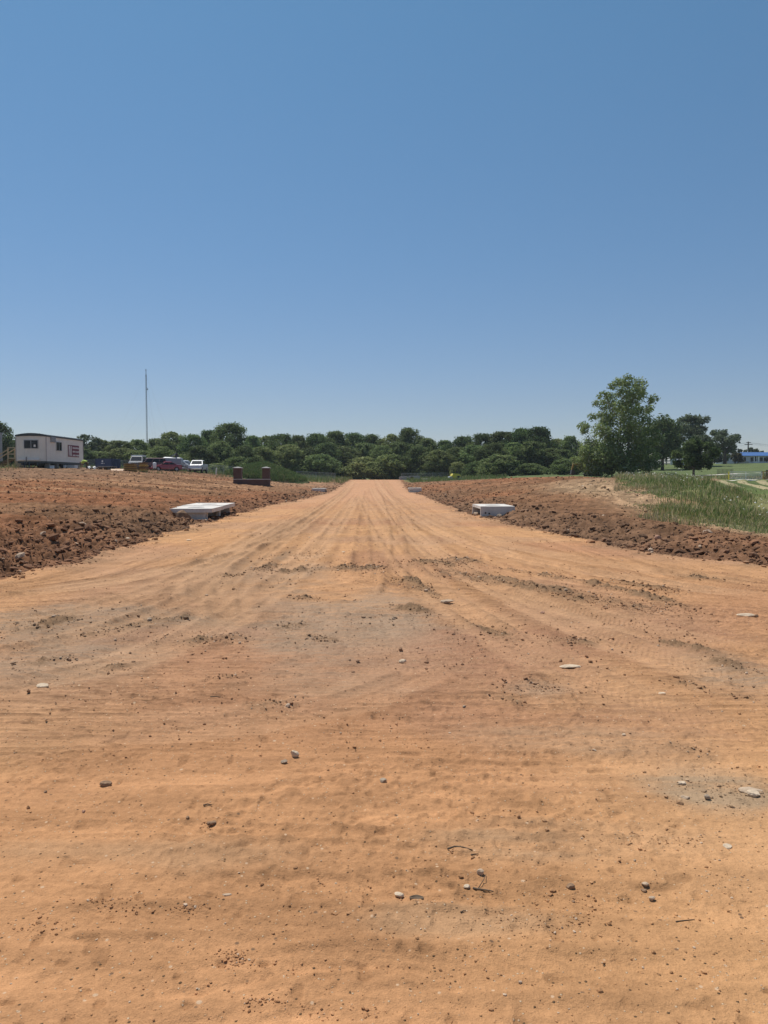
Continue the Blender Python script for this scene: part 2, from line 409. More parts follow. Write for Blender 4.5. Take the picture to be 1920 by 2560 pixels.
PITS = [(-7.75, -5.7, 27.6, 35.2, .02), (3.3, 4.75, 30.8, 34.6, .0)]
def pit_z(x, y, z):
    for a, b, c, d_, h in PITS:
        w = sstep(a - .25, a + .1, x) * sstep(b + .5, b, x) * sstep(c - .5, c, y) * sstep(d_ + .5, d_, y)
        z = z + np.minimum(0, (h + .03 * vn(x * 5, y * 5, 77)) - z) * w
    return z
def near_poly(x, y, pts, reach):
    """distance to a polyline and the length along it, evaluated where it matters"""
    dist = np.full(len(x), 9.0); along = np.zeros(len(x)); L = 0.0
    P = np.array(pts)
    # smooth the line a little
    t = np.linspace(0, len(P) - 1, 6 * (len(P) - 1) + 1)
    P = np.c_[np.interp(t, range(len(P)), P[:, 0]), np.interp(t, range(len(P)), P[:, 1])]
    for _ in range(6): P[1:-1] = (P[:-2] + 2 * P[1:-1] + P[2:]) / 4
    box = (x > P[:, 0].min() - reach) & (x < P[:, 0].max() + reach) & (y > P[:, 1].min() - reach) & (y < P[:, 1].max() + reach)
    idx = np.nonzero(box)[0]
    if len(idx) == 0: return idx, None, None, None, 0
    xx, yy = x[idx], y[idx]; D = np.full(len(idx), 9.0); Sg = np.zeros(len(idx)); A = np.zeros(len(idx))
    for a, b in zip(P[:-1], P[1:]):
        e = b - a; l2 = (e ** 2).sum(); l = math.sqrt(l2)
        tt = np.clip(((xx - a[0]) * e[0] + (yy - a[1]) * e[1]) / l2, 0, 1)
        ddx = xx - a[0] - tt * e[0]; ddy = yy - a[1] - tt * e[1]; dd = np.hypot(ddx, ddy)
        m = dd < D
        D[m] = dd[m]; A[m] = (L + tt * l)[m]; Sg[m] = np.sign(e[0] * ddy - e[1] * ddx)[m]; L += l
    return idx, D, Sg, A, L

# tyre tracks pressed into the road (photo pixels on the flat road -> ground)
TRACKS = [[(-60, 1500), (180, 1468), (350, 1445), (560, 1395), (700, 1340), (790, 1285), (850, 1240), (885, 1216)],
          [(-60, 1640), (120, 1612), (330, 1555), (500, 1480), (640, 1390), (745, 1315), (820, 1262), (870, 1225)],
          [(-60, 1720), (180, 1690), (430, 1615), (620, 1510), (760, 1400), (840, 1310), (890, 1245)],
          [(-60, 1560), (200, 1530), (400, 1470), (580, 1390), (705, 1318), (790, 1265)],
          [(505, 1510), (490, 1470), (520, 1420), (590, 1370), (690, 1310)],
          [(560, 1570), (545, 1490), (600, 1420), (690, 1350), (780, 1290)],
          [(940, 1215), (980, 1250), (1040, 1300), (1140, 1350), (1300, 1400), (1600, 1450), (1960, 1500)],
          [(960, 1215), (1020, 1260), (1120, 1320), (1300, 1372), (1560, 1418), (1960, 1465)],
          [(930, 1225), (990, 1300), (1100, 1400), (1300, 1500), (1560, 1610), (1960, 1740)],
          [(900, 1240), (950, 1330), (1040, 1440), (1200, 1560), (1500, 1720), (1960, 1880)],
          [(-40, 1850), (300, 1830), (620, 1800), (900, 1740), (1120, 1640)],
          [(1250, 1470), (1420, 1520), (1650, 1585), (1960, 1650)],
          [(880, 1915), (1050, 1922), (1250, 1925), (1500, 1935)],
          [(-60, 2330), (300, 2325), (700, 2315), (1000, 2345), (1300, 2380)],
          [(-60, 2460), (300, 2440), (620, 2440), (900, 2470), (1250, 2450), (1960, 2490)],
          [(-60, 2090), (400, 2080), (900, 2110), (1400, 2120), (1960, 2150)],
          [(1000, 2090), (1200, 2098), (1420, 2102), (1700, 2120)],
          [(-60, 2240), (500, 2250), (1000, 2240), (1500, 2275), (1960, 2290)],
          [(980, 1490), (1000, 1380), (985, 1300), (960, 1240)], [(900, 1420), (905, 1330), (912, 1262), (915, 1230)],
          [(1010, 1330), (975, 1270), (955, 1232)], [(800, 1370), (850, 1290), (890, 1235)], [(1065, 1330), (1000, 1262), (970, 1228)]]
TRACKS = [[gp(*p) for p in t] for t in TRACKS]
# low ridges of loose dark crumbs left between the tracks
RIDGES = [([(1165, 1432), (1290, 1452), (1420, 1485), (1540, 1515), (1650, 1533)], .11, .03), ([(1390, 1440), (1520, 1466), (1640, 1496), (1740, 1536)], .11, .035),
          ([(1350, 1462), (1480, 1492), (1600, 1520), (1640, 1530)], .14, .03), ([(1520, 1450), (1600, 1467), (1700, 1486)], .1, .025), ([(1200, 1448), (1330, 1474), (1450, 1502), (1530, 1522)], .08, .03),
          ([(1230, 1420), (1330, 1432), (1440, 1452)], .09, .03),
          ([(1000, 1440), (1060, 1470), (1110, 1500)], .07, .025), ([(1620, 1468), (1700, 1482)], .10, .03), ([(1715, 1442), (1800, 1452)], .10, .025),
          ([(560, 1440), (605, 1434)], .09, .05), ([(190, 1590), (260, 1578), (330, 1565)], .12, .035), ([(255, 1675), (315, 1664)], .06, .03),
          ([(440, 1610), (520, 1600), (600, 1598)], .10, .03), ([(640, 1425), (700, 1408)], .1, .02), ([(1415, 1610), (1500, 1600)], .09, .03),
          ([(0, 1580), (90, 1565), (200, 1548)], .14, .03), ([(700, 1575), (760, 1562)], .06, .03), ([(770, 1600), (850, 1610)], .05, .02),
          ([(1230, 1455), (1120, 1425)], .25, .02), ([(1690, 1710), (1800, 1735), (1900, 1760)], .06, .02), ([(1700, 1880), (1780, 1900)], .05, .02),
          ([(1180, 1560), (1300, 1600)], .07, .02), ([(1120, 1395), (1200, 1410)], .2, .03), ([(880, 1416), (960, 1422)], .2, .02),
          ([(985, 1448), (1030, 1462), (1075, 1482)], .13, .05), ([(984, 1518), (1030, 1526), (1070, 1540)], .10, .035), ([(845, 1415), (915, 1430)], .2, .03),
          ([(745, 1494), (800, 1502)], .08, .03), ([(770, 1592), (815, 1600)], .06, .025), ([(1024, 1402), (1145, 1414)], .25, .035), ([(690, 1428), (790, 1424)], .16, .035),
          ([(60, 1662), (170, 1648)], .09, .03), ([(380, 1560), (480, 1545)], .12, .03), ([(1390, 1600), (1470, 1612)], .09, .03), ([(1640, 1600), (1800, 1640)], .08, .025),
          ([(1780, 1650), (1930, 1700)], .09, .03), ([(1240, 1740), (1330, 1775)], .05, .02), ([(540, 1700), (600, 1694)], .05, .02), ([(640, 1770), (720, 1762)], .06, .018)]
RIDGES = [([gp(*p) for p in t], w, h) for t, w, h in RIDGES]
PATCH = [  # u, v, ru, rv, kind, amount
    (860, 1560, 300, 95, 'grey', .75), (1020, 1600, 130, 60, 'grey', .6), (640, 1430, 170, 40, 'grey', .6), (220, 1560, 330, 60, 'grey', .7),
    (130, 1660, 260, 50, 'grey', .55), (1810, 1985, 150, 55, 'grey', .85), (1860, 1690, 150, 60, 'grey', .6), (1350, 1725, 80, 20, 'grey', .5), (720, 1390, 60, 20, 'grey', .4),
    (1150, 1640, 260, 70, 'red', .6), (1400, 1620, 260, 70, 'red', .6), (1700, 1590, 200, 40, 'red', .5), (460, 1590, 220, 25, 'red', .45), (950, 1405, 90, 30, 'red', .5),
    (1230, 1810, 230, 70, 'red', .4), (760, 1770, 120, 25, 'red', .45), (1600, 1800, 240, 60, 'red', .45), (1100, 1420, 160, 40, 'red', .35), (1450, 1850, 300, 40, 'tan', .5),
    (1400, 2120, 420, 50, 'tan', .5), (300, 2150, 500, 50, 'tan', .3), (1180, 2330, 260, 45, 'tan', .4)]
KC = {'grey': (0.375, 0.268, 0.168), 'red': (0.42, 0.225, 0.122), 'tan': (0.44, 0.275, 0.155)}

_yy = np.linspace(0.5, 40, 2000)
_th = np.radians(4 + 82 * sstep(2.8, 12.5, _yy))
_C = np.concatenate([[0], np.cumsum(1 / np.tan(_th))[:-1] * (_yy[1] - _yy[0])])

def surface(x, y):
    """height, albedo and zone (0 road, 1 bare ground, 2 grass) of the ground at x, y"""
    n = len(x)
    d = edge_d(x, y); z = zbase(x, y, d)
    right = x > 0
    gx = np.interp(y, *GX) + (vn(x * .35, y * .35, 5) - .5) * 3.0 + (vn(x * 1.6, y * 1.6, 6) - .5) * 1.2
    grass = (right & (x > gx) & (d > .5)) | (y > 176) | ((~right) & (y > 121 + 6 * vn(x * .2, y * .2, 8)) & (d > 3)) | ((~right) & (x < -39) & (y > 74) & (y < 90)) | (np.abs(x) > 130) & (y > 20) | (y < -25)
    zone = np.where(grass, 2, np.where(d > 0, 1, 0)).astype(np.int8)
    out = d > 0
    c = np.zeros((n, 3))
    fine = (y > 0.8) & (y < 175) & (np.abs(x) < 0.66 * y + 4)
    # ---- road
    sand = np.array((0.520, 0.288, 0.134)); tan = np.array((0.440, 0.258, 0.140)); redd = np.array((0.40, 0.192, 0.096))
    I = np.nonzero((zone == 0))[0]
    X, Y = x[I], y[I]
    lo = fbm(X * .35, Y * .35, 11, 3)
    cc = sand * 1.0 + (tan - sand) * sstep(.45, .7, lo)[:, None] * .75
    lo2 = fbm(X * .22 + 4, Y * .22, 14, 3)
    cc = cc + (redd - cc) * (sstep(.52, .72, lo2) * .5)[:, None]
    # streak fields: forward along the road, fanning left and right, crossing in front
    th = np.interp(Y, _yy, _th); Cc = np.interp(Y, _yy, _C)
    sgn = np.where(X < -0.6, 1.0, -1.0)
    bl = sstep(-2.2, 1.0, X)
    sl = (X - Cc) * np.sin(th); sr = (X + Cc) * np.sin(th)
    fw = fbm(X * 4.5 + .4 * np.sin(Y * .1), Y * .16, 21, 4, .6)
    fl = fbm(sl * 4 + 40, Y * .45, 22, 5, .68) * (1 - bl) + fbm(sr * 4 + 90, Y * .45, 23, 5, .68) * bl
    fh = fbm(X * .55, Y * 6.5 + .25 * X, 24, 4, .6)
    wf = sstep(11, 18, Y); wh = 1 - sstep(3.4, 5.2, Y); wl = 1 - wf - wh
    F = fw * wf + fl * np.clip(wl, 0, 1) + fh * wh
    F = np.clip(.5 + (F - .5) * (1.15 - .6 * sstep(12, 20, Y)), 0, 1)
    zz = (F - .5) * (.030 * np.clip(wl, 0, 1) + .024 * wf * sstep(60, 15, Y) + .020 * wh)
    # broad waves left by the grader, crumbly lumps
    zz = zz + (fbm(X * .5, Y * 1.6, 31, 2) - .5) * .022 + (fbm(X * 1.5, Y * 3.5, 32, 3) - .5) * .011
    wx_ = (vn(X * 1.3, Y * 1.3, 39) - .5)
    mh = fbm(X * 1.4 + wx_ * 2, Y * 15 + wx_ * 7 + X * 1.3, 25, 3, .65); ml = fbm(sl * 17 + wx_ * 1.2, Y * 1.1, 26, 3, .6) * (1 - bl) + fbm(sr * 17 + wx_ * 1.2, Y * 1.1, 27, 3, .6) * bl; mf = fbm(X * 11 + wx_ * 2, Y * .35, 28, 3, .6)
    mt = sstep(.35, .6, fbm(X * .5, Y * .9, 29, 3))
    MS = mh * wh + ml * np.clip(wl, 0, 1) + mf * wf
    zz = zz + (sstep(.3, .7, MS) - .5) * (.0075 * wh + .011 * np.clip(wl, 0, 1) + .007 * wf * sstep(40, 15, Y)) * (.35 + .9 * mt)
    lump = fbm(X * 11, Y * 11, 33, 3, .6)
    rough = sstep(.45, .66, fbm(X * .9, Y * 1.5, 34, 4))
    cr = vn(X * 26, Y * 26, 36); cr2 = vn(X * 55, Y * 55, 37); nearw = sstep(7, 3.5, Y)
    zz = zz + (lump - .5) * (.005 + .012 * rough) + sstep(.62, .82, vn(X * 19, Y * 19, 35)) * .008 * rough
    zz = zz + ((cr - .5) * .008 + sstep(.55, .85, cr) * .006 + (cr2 - .5) * .0035) * nearw * (.25 + .5 * rough)
    gm = np.zeros(len(X))
    for u, v, ru, rv, kind, am in PATCH:
        if kind == 'tan': continue
        px_, py_ = gp(u, v); rx = ru / FPX * py_; ry = rv * py_ ** 2 / (EYE * FPX)
        gm = np.maximum(gm, sstep(1.3, .4, np.hypot((X - px_) / rx, (Y - py_) / ry)) * am)
    gm = gm * sstep(.4, .6, fbm(X * 2.2, Y * 2.2 + wx_, 45, 3)); rough = np.maximum(rough, gm)
    zz = zz + gm * ((sstep(.45, .8, fbm(X * 7, Y * 7, 46, 3, .65))) * .028 - .008)
    pit = sstep(.80, .93, vn(X * 15 + 3, Y * 15, 38)) * sstep(30, 8, Y); zz = zz - pit * .008
    dark = sstep(.55, .75, F) * (.10 + .16 * np.clip(wl, 0, 1)) + sstep(.52, .70, MS) * .17 * (.25 + mt) * (.35 + .65 * sstep(4, 8, Y)) * (.25 + .75 * sstep(18, 11, Y)) + sstep(.55, .7, lump) * rough * .14 + gm * sstep(.45, .6, fbm(X * 7, Y * 7, 46, 3, .65)) * .14 + pit * .2
    rs = sstep(.5, .72, MS) * sstep(.42, .6, fbm(X * .6, Y * .8, 44, 3)) * sstep(3, 5, Y)
    cc = cc + (np.array((.36, .185, .10)) - cc) * (rs * .36)[:, None]
    cc = cc * (1 - dark)[:, None] * (1 + .14 * sstep(.5, .3, F) + .10 * sstep(.45, .25, MS) * mt)[:, None]
    for u, v, ru, rv, kind, am in PATCH:
        px_, py_ = gp(u, v); rx = ru / FPX * py_; ry = rv * py_ ** 2 / (EYE * FPX)
        q = np.hypot((X - px_) / rx, (Y - py_) / ry)
        m = q < 1.8
        if not m.any(): continue
        w = sstep(1.35, .35, q[m] + (fbm(X[m] * 1.4, Y[m] * 1.4, 41, 4) - .5) * 1.5) * am * (.55 + .75 * sstep(.35, .65, F[m]))
        w = np.clip(w, 0, .8)
        cc[m] = cc[m] + (np.array(KC[kind]) - cc[m]) * w[:, None]
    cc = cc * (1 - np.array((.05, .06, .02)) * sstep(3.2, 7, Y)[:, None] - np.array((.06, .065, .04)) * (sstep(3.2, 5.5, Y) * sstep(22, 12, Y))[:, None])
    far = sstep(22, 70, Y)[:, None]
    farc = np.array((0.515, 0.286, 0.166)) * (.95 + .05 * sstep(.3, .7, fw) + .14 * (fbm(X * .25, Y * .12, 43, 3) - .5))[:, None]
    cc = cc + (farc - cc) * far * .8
    for k, t in enumerate(TRACKS[:12]):
        idx, D, Sg, A, L = near_poly(X, Y, t, 1.1)
        if len(idx) == 0: continue
        bw = .34; fade = np.minimum(sstep(0, 1.2, A), sstep(L, L - 1.2, A)) * (.45 + .7 * vn(A * .35, np.full(len(A), k * 5.3), 53))
        g = sstep(bw + .07, bw - .05, D + (vn(X[idx] * 2.5, Y[idx] * 2.5, 54) - .5) * .16); ed = np.exp(-((D - bw - .12) / .12) ** 2) * (.4 + .8 * vn(A * 2, np.full(len(A), k * 1.7), 55))
        zz[idx] = zz[idx] * (1 - .55 * g * fade) - .010 * g * fade + .012 * ed * fade
        lt = np.array((.535, .325, .185)) if k % 2 == 0 else np.array((.47, .28, .155))
        cc[idx] = cc[idx] + (lt - cc[idx]) * (.42 * g * fade)[:, None]
        cc[idx] = cc[idx] * (1 - .17 * ed * fade)[:, None]
    for k, t in enumerate(TRACKS):
        ym = sum(p[1] for p in t) / len(t); wd = .13 if ym > 7 else .05 + .02 * (k % 3)
        idx, D, Sg, A, L = near_poly(X, Y, t, .6)
        if len(idx) == 0: continue
        fade = np.minimum(sstep(0, .5, A), sstep(L, L - .5, A)) * (.5 + .9 * sstep(.3, .6, vn(A * .8, np.full(len(A), k * 3.1), 51)))
        g = np.exp(-(D / wd) ** 4); berm = np.exp(-((D - wd * 1.4) / (.4 * wd)) ** 2) * (.6 + .8 * vn(A * 9, D * 0 + k, 52))
        lug = (np.sin(A * 2 * math.pi / .085 + 4 * D * Sg / wd * 3) > .1) * g
        am = .005 if ym < 7 else (.014 if ym < 20 else .022)
        zz[idx] += fade * (-am * g + am * .9 * berm + (.006 if ym > 7 else .002) * lug)
        cc[idx] = cc[idx] * (1 - fade * (.06 * g * (k % 3 != 0) + .10 * berm))[:, None]
    dk = np.array((0.215, 0.135, 0.078))
    for k, (t, wd, h) in enumerate(RIDGES):
        idx, D, Sg, A, L = near_poly(X, Y, t, wd * 4)
        if len(idx) == 0: continue
        sc_ = 1 if wd > .08 else 1.8
        nl = fbm(X[idx] * 8 * sc_, Y[idx] * 8 * sc_, 61 + k, 3, .6)
        fade = np.minimum(sstep(-.1, L * .3, A), sstep(L + .1, L * .7, A)) * (.35 + .9 * sstep(.3, .6, fbm(X[idx] * 2.5, Y[idx] * 2.5, 63, 2)))
        g = np.exp(-(D / (wd * (.6 + .8 * vn(A * 3, D * 0 + k, 71)))) ** 2) * fade
        zz[idx] += g * h * (.25 + 1.5 * sstep(.3, .8, nl))
        w = np.clip(np.exp(-(D / (wd * 1.5)) ** 2) * fade * (.25 + .9 * sstep(.3, .62, nl)), 0, .9)
        cc[idx] = cc[idx] + (dk - cc[idx]) * w[:, None]
    # fresh spill from the banks darkens and roughens the edge
    e = sstep(-1.3, 0, d[I]) * sstep(.42, .62, fbm(X * 1.5, Y * 1.5, 81, 3))
    zz = zz + e * (lump - .3) * .06
    cc = cc + (np.array((.27, .165, .095)) - cc) * (e * .6)[:, None]
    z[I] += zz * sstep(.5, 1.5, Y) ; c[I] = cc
    # ---- bare banks and slopes
    I = np.nonzero(zone == 1)[0]
    X, Y, D = x[I], y[I], d[I]
    near = sstep(4.2, 1.4, D) * sstep(150, 60, Y)
    rid = np.exp(-((D - 1.7) / 1.1) ** 2) * sstep(75, 30, Y) * (.45 + .9 * fbm(X * .6, Y * .6, 101, 3))
    zz = .13 * rid * np.where(X < 0, 1.0, 1.1)
    big = fbm(X * 1.3, Y * 1.3, 103, 3); med = fbm(X * 4.0, Y * 4.0, 104, 3, .6); sm = fbm(X * 11, Y * 11, 105, 2)
    patch = sstep(.40, .62, fbm(X * .16, Y * .16, 106, 3))
    amp = np.maximum(near * .8, .34 + .36 * patch)
    amp = amp * np.where(X > 0, .78, 1.0)
    zz = zz + amp * ((big - .45) * .16 + (sstep(.3, .75, med) - .4) * .16 + (sstep(.3, .75, sm) - .5) * .07 + (vn(X * 26, Y * 26, 108) - .5) * .03 * sstep(35, 20, Y)) * sstep(0, .5, D)
    zz = zz + (fbm(X * .12, Y * .35, 107, 3) - .5) * .25 * sstep(3, 9, D)
    brown = np.array((.178, .095, .051)); red = np.array((.235, .103, .050)); tanb = np.array((.31, .172, .092)); greyb = np.array((.195, .124, .077))
    r1 = sstep(.38, .62, fbm(X * .14, Y * .14, 111, 4))
    cc = brown + (red - brown) * (r1 * .8)[:, None]
    t1 = sstep(.55, .72, fbm(X * .10 + 9, Y * .45, 112, 4)) * sstep(3, 8, D)
    cc = cc + (tanb - cc) * (t1 * .85)[:, None]
    g1 = sstep(-18, -34, X) * sstep(38, 62, Y) * .75
    cc = cc + (greyb - cc) * g1[:, None]
    # right: straw strewn berm top; darker towards the foot
    st = sstep(8, 11, X) * sstep(1.5, 4.5, D) * sstep(60, 40, Y)
    straw = np.array((.34, .235, .14)) * (.7 + .6 * sm)[:, None]
    cc = cc + (straw - cc) * (st * .8)[:, None]
    ft = sstep(3.4, .8, D) * np.where(X > 0, .65, .45) * sstep(100, 40, Y)
    cc = cc + (np.array((.155, .092, .056)) - cc) * ft[:, None]
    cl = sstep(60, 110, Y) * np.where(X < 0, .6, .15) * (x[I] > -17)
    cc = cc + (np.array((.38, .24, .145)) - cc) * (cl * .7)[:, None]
    cc = cc * (.80 + .40 * sstep(.3, .7, med))[:, None] * (.82 + .36 * sstep(.3, .7, fbm(X * 2.5, Y * 1.2, 114, 3)))[:, None]
    # dozer blade scrapes across the slope
    bs = fbm(X * .22, Y * 2.6 + X * .25, 115, 3, .6) * sstep(2.5, 5, D); zz = zz + (sstep(.4, .6, bs) - .5) * .05 * sstep(2.5, 5, D); cc = cc * (1 + .16 * (sstep(.62, .4, bs) - .5) * sstep(2.5, 5, D))[:, None]
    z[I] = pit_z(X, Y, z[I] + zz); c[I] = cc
    # ---- grass
    I = np.nonzero(zone == 2)[0]
    X, Y = x[I], y[I]
    green = np.array((.115, .15, .05)); dry = np.array((.29, .235, .12)); lawn = np.array((.115, .145, .058))
    g1 = sstep(.35, .7, fbm(X * .25, Y * .25, 121, 4))
    cc = green + (dry - green) * (g1 * .55)[:, None]
    lw = sstep(96, 104, Y) * (X > 10)
    cc = cc + (lawn * (.85 + .3 * fbm(X * .05, Y * .2, 122, 3))[:, None] - cc) * lw[:, None]
    hay = (X > 13) & (Y > 29) & (Y < 94)
    x0, y0 = 47., 88.
    rr = np.hypot(70 * (X / np.maximum(Y, 1) - .575), np.minimum(Y - 92, 0) * .27) + (fbm(X * .25, Y * .1, 123, 3) - .5) * .7
    ph = .5 + .5 * np.sin(rr * 2 * math.pi / 1.8)
    hayc = np.array((.085, .115, .04)) + (np.array((.37, .315, .18)) - np.array((.085, .115, .04))) * sstep(.42, .66, ph)[:, None]
    wh_ = hay * sstep(-1, 2, X - (13.4 + (Y - 31) * .36)) * sstep(44, 52, Y) * sstep(93, 90, Y)
    cc = cc + (hayc - cc) * (wh_ * 1.0)[:, None]
    tb = sstep(118, 126, Y) * (X < 20) * (Y < 172)
    cc = cc + (np.array((.16, .165, .07)) - cc) * (tb * .7)[:, None]
    z[I] += (fbm(X * .9, Y * .9, 124, 3) - .5) * .12 + np.where(hay, (ph - .5) * .14, 0); c[I] = cc
    return z, c, zone

def gz(x, y): return float(surface(np.array([float(x)]), np.array([float(y)]))[0][0])
def gzs(x, y): return float(zbase(np.array([float(x)]), np.array([float(y)]))[0])

def build_ground():
    ys = list(np.linspace(-60, 0.9, 26)); yv = 1.0
    while yv < 190: ys.append(yv); yv *= 1.0036
    while yv < 6000: ys.append(yv); yv *= 1.035
    ys = np.array(ys); nt_ = 1000
    t = np.linspace(-.62, .62, nt_)
    oo = []; o = .03
    while o < 5000: oo.append(o); o = o * 1.11 + .02
    oo = np.array(oo); m = len(oo)
    Wd = np.maximum(ys, 0)[:, None] + .6
    X = np.concatenate([-(Wd * .62) - oo[::-1][None], Wd * t[None], Wd * .62 + oo[None]], 1)
    Y = np.repeat(ys[:, None], X.shape[1], 1)
    nr, nc = X.shape
    x, y = X.ravel(), Y.ravel()
    z, c, zone = surface(x, y)
    V = np.c_[x, y, z]
    i = np.arange(nr * nc).reshape(nr, nc)
    F = np.stack([i[:-1, :-1], i[:-1, 1:], i[1:, 1:], i[1:, :-1]], -1).reshape(-1, 4)
    fz = zone[F].max(1)
    for k, (nm, mt) in enumerate([('dirt_road', 'dirt'), ('bare_ground', 'dirt'), ('grass_field', 'turf')]):
        f = F[fz == k]
        used = np.unique(f); mp_ = np.zeros(len(V), np.int32); mp_[used] = np.arange(len(used))
        ob = np_mesh(nm, V[used], mp_[f], M[mt], True, {'col': c[used]})
        meta(ob, kind='structure')
build_ground()

# ------------------------------------------------------------------ loose stones, clods, grass (uncountable)
rng = np.random.default_rng(7)
def ico(sub):
    import bmesh
    bm = bmesh.new(); bmesh.ops.create_icosphere(bm, subdivisions=sub, radius=1.0)
    V = np.array([v.co[:] for v in bm.verts]); F = np.array([[v.index for v in f.verts] for f in bm.faces]); bm.free()
    return V, F
ICO1, ICO2 = ico(1), ico(2)
def lumps(name, x, y, size, pale, sink=.35, base=ICO1, rough=.28, flat=(.45, .9), tone=(.84, 1.14)):
    z, col, _ = surface(x, y)
    col = col * rng.uniform(*tone, (len(x), 1))
    pm = rng.uniform(0, 1, len(x)) < pale; col[pm] = np.array((.50, .37, .26)) * rng.uniform(.8, 1.15, (int(pm.sum()), 1))
    V0, F0 = base; n = len(x); k = len(V0)
    S = np.stack([size * rng.uniform(.75, 1.35, n), size * rng.uniform(.7, 1.2, n), size * rng.uniform(*flat, n)], 1)
    a = rng.uniform(0, 6.283, n); ca, sa = np.cos(a)[:, None], np.sin(a)[:, None]
    V = V0[None] * (1 + rng.uniform(-rough, rough, (n, k, 1))) * S[:, None]
    xx = V[..., 0] * ca - V[..., 1] * sa; yy = V[..., 0] * sa + V[..., 1] * ca
    tl = rng.uniform(-.35, .35, (n, 1)); zz = V[..., 2] + xx * tl
    V = np.stack([xx + x[:, None], yy + y[:, None], zz + (z + S[:, 2] * (1 - 2 * sink))[:, None]], -1).reshape(-1, 3)
    F = (F0[None] + (np.arange(n) * k)[:, None, None]).reshape(-1, 3)
    o = np_mesh(name, V, F, M['stone'], False, {'col': np.repeat(col, k, 0)})
    return o
# pebbles on the road
n = 27000
y = 2.05 * np.exp(rng.uniform(0, math.log(30), n) ** 1.0); x = (y * .62) * rng.uniform(-1, 1, n) + rng.normal(0, .1, n)
keep = (edge_d(x, y) < .2) & (vn(x * 1.1, y * 1.1, 201) + .35 * vn(x * 4, y * 4, 202) > rng.uniform(.35, .95, n)); x, y = x[keep], y[keep]; n = len(x)
size = (.0010 + .00068 * y ** .78) * np.exp(rng.normal(0, .5, n)); size = np.minimum(size, .024)
n2 = 5000; a_ = rng.integers(0, 13, n2); q_ = rng.normal(0, .62, (n2, 2)); pc = np.array([[*gp(p[0], p[1]), p[2], p[3]] for p in PATCH[:13]])
xa = pc[a_, 0] + q_[:, 0] * pc[a_, 2] / FPX * pc[a_, 1]; ya = pc[a_, 1] + q_[:, 1] * pc[a_, 3] * pc[a_, 1] ** 2 / (EYE * FPX)
kp = (ya > 2.2) & (edge_d(xa, ya) < 0) & (vn(xa * 2, ya * 2, 203) > .4); xa, ya = xa[kp], ya[kp]
x = np.r_[x, xa]; y = np.r_[y, ya]; size = np.r_[size, np.minimum((.0010 + .0007 * ya ** .8) * np.exp(rng.normal(0, .6, len(xa))), .028)]
xr, yr, sr_ = [], [], []
for t_, wd_, h_ in RIDGES:
    P_a = np.array(t_); L_ = np.hypot(*np.diff(P_a, axis=0).T).sum(); k_ = int(min(520, 60 + 150 * L_ * wd_ * 6)); q_ = rng.uniform(0, len(t_) - 1, k_)
    xr.append(np.interp(q_, range(len(t_)), P_a[:, 0]) + rng.normal(0, wd_ * 1.1, k_)); yr.append(np.interp(q_, range(len(t_)), P_a[:, 1]) + rng.normal(0, wd_ * 1.1, k_)); sr_.append(np.clip((.0018 + .00042 * yr[-1]) * np.exp(rng.normal(0, .6, k_)), .002, .026))
for u_, v_, ru_, rv_, k_ in ((470, 2300, 60, 14, 60), (575, 2425, 45, 22, 110), (640, 2538, 60, 10, 50), (280, 2290, 160, 30, 90), (1380, 2330, 200, 40, 150), (840, 2560, 300, 20, 60), (520, 2072, 40, 14, 40), (1420, 2270, 240, 40, 110), (70, 2340, 80, 30, 60), (1640, 2120, 160, 26, 120)):
    uu = u_ + rng.normal(0, .5, k_) * ru_; vv = np.minimum(v_ + rng.normal(0, .5, k_) * rv_, 2650); yq = EYE * FPX / (vv - HORIZON); xr.append((uu - 960) / FPX * yq); yr.append(yq); sr_.append(.0030 * np.exp(rng.normal(0, .45, k_)))
xr, yr, sr_ = np.concatenate(xr), np.concatenate(yr), np.concatenate(sr_)
x = np.r_[x, xr]; y = np.r_[y, yr]; size = np.r_[size, sr_]
meta(lumps('pebbles', x, y, size, .09, .3, tone=(.74, 1.1)), 'small brown and pale pebbles and crumbs strewn over the dirt road', 'pebbles', kind='stuff')
# clods on both banks
def clods(name, xmin, xmax, label, n, seed):
    y = 11.5 * np.exp(rng.uniform(0, math.log(11), n)); x = rng.uniform(-.85, .85, n) * y
    d = edge_d(x, y); gx = np.interp(y, *GX)
    near = np.exp(-np.maximum(d - .3, 0) / 1.7)
    pa = sstep(.42, .62, fbm(x * .16, y * .16, 106, 3))
    p = np.maximum(near, .22 + .50 * pa)
    keep = (d > -.35) & (x > xmin) & (x < xmax) & (x < gx + .5) & (rng.uniform(0, 1, n) < p) & ((d > 0) | (rng.uniform(0, 1, n) < .25))
    x, y, d = x[keep], y[keep], d[keep]; n = len(x)
    size = (.010 + .00042 * y) * np.exp(rng.normal(-.12, .72, n)) * (.75 + .6 * np.exp(-((d - 1.2) / 1.2) ** 2)); size = np.clip(size, .005, .11)
    meta(lumps(name, x, y, size, .010, .34, rough=.34, flat=(.4, .9)), label, 'clods', kind='stuff')
clods('dirt_clods', -90, 0, 'broken reddish brown clods covering the bank left of the road', 200000, 1)
clods('dirt_clods', 0, 90, 'dark brown clods heaped along the right side of the road', 160000, 2)

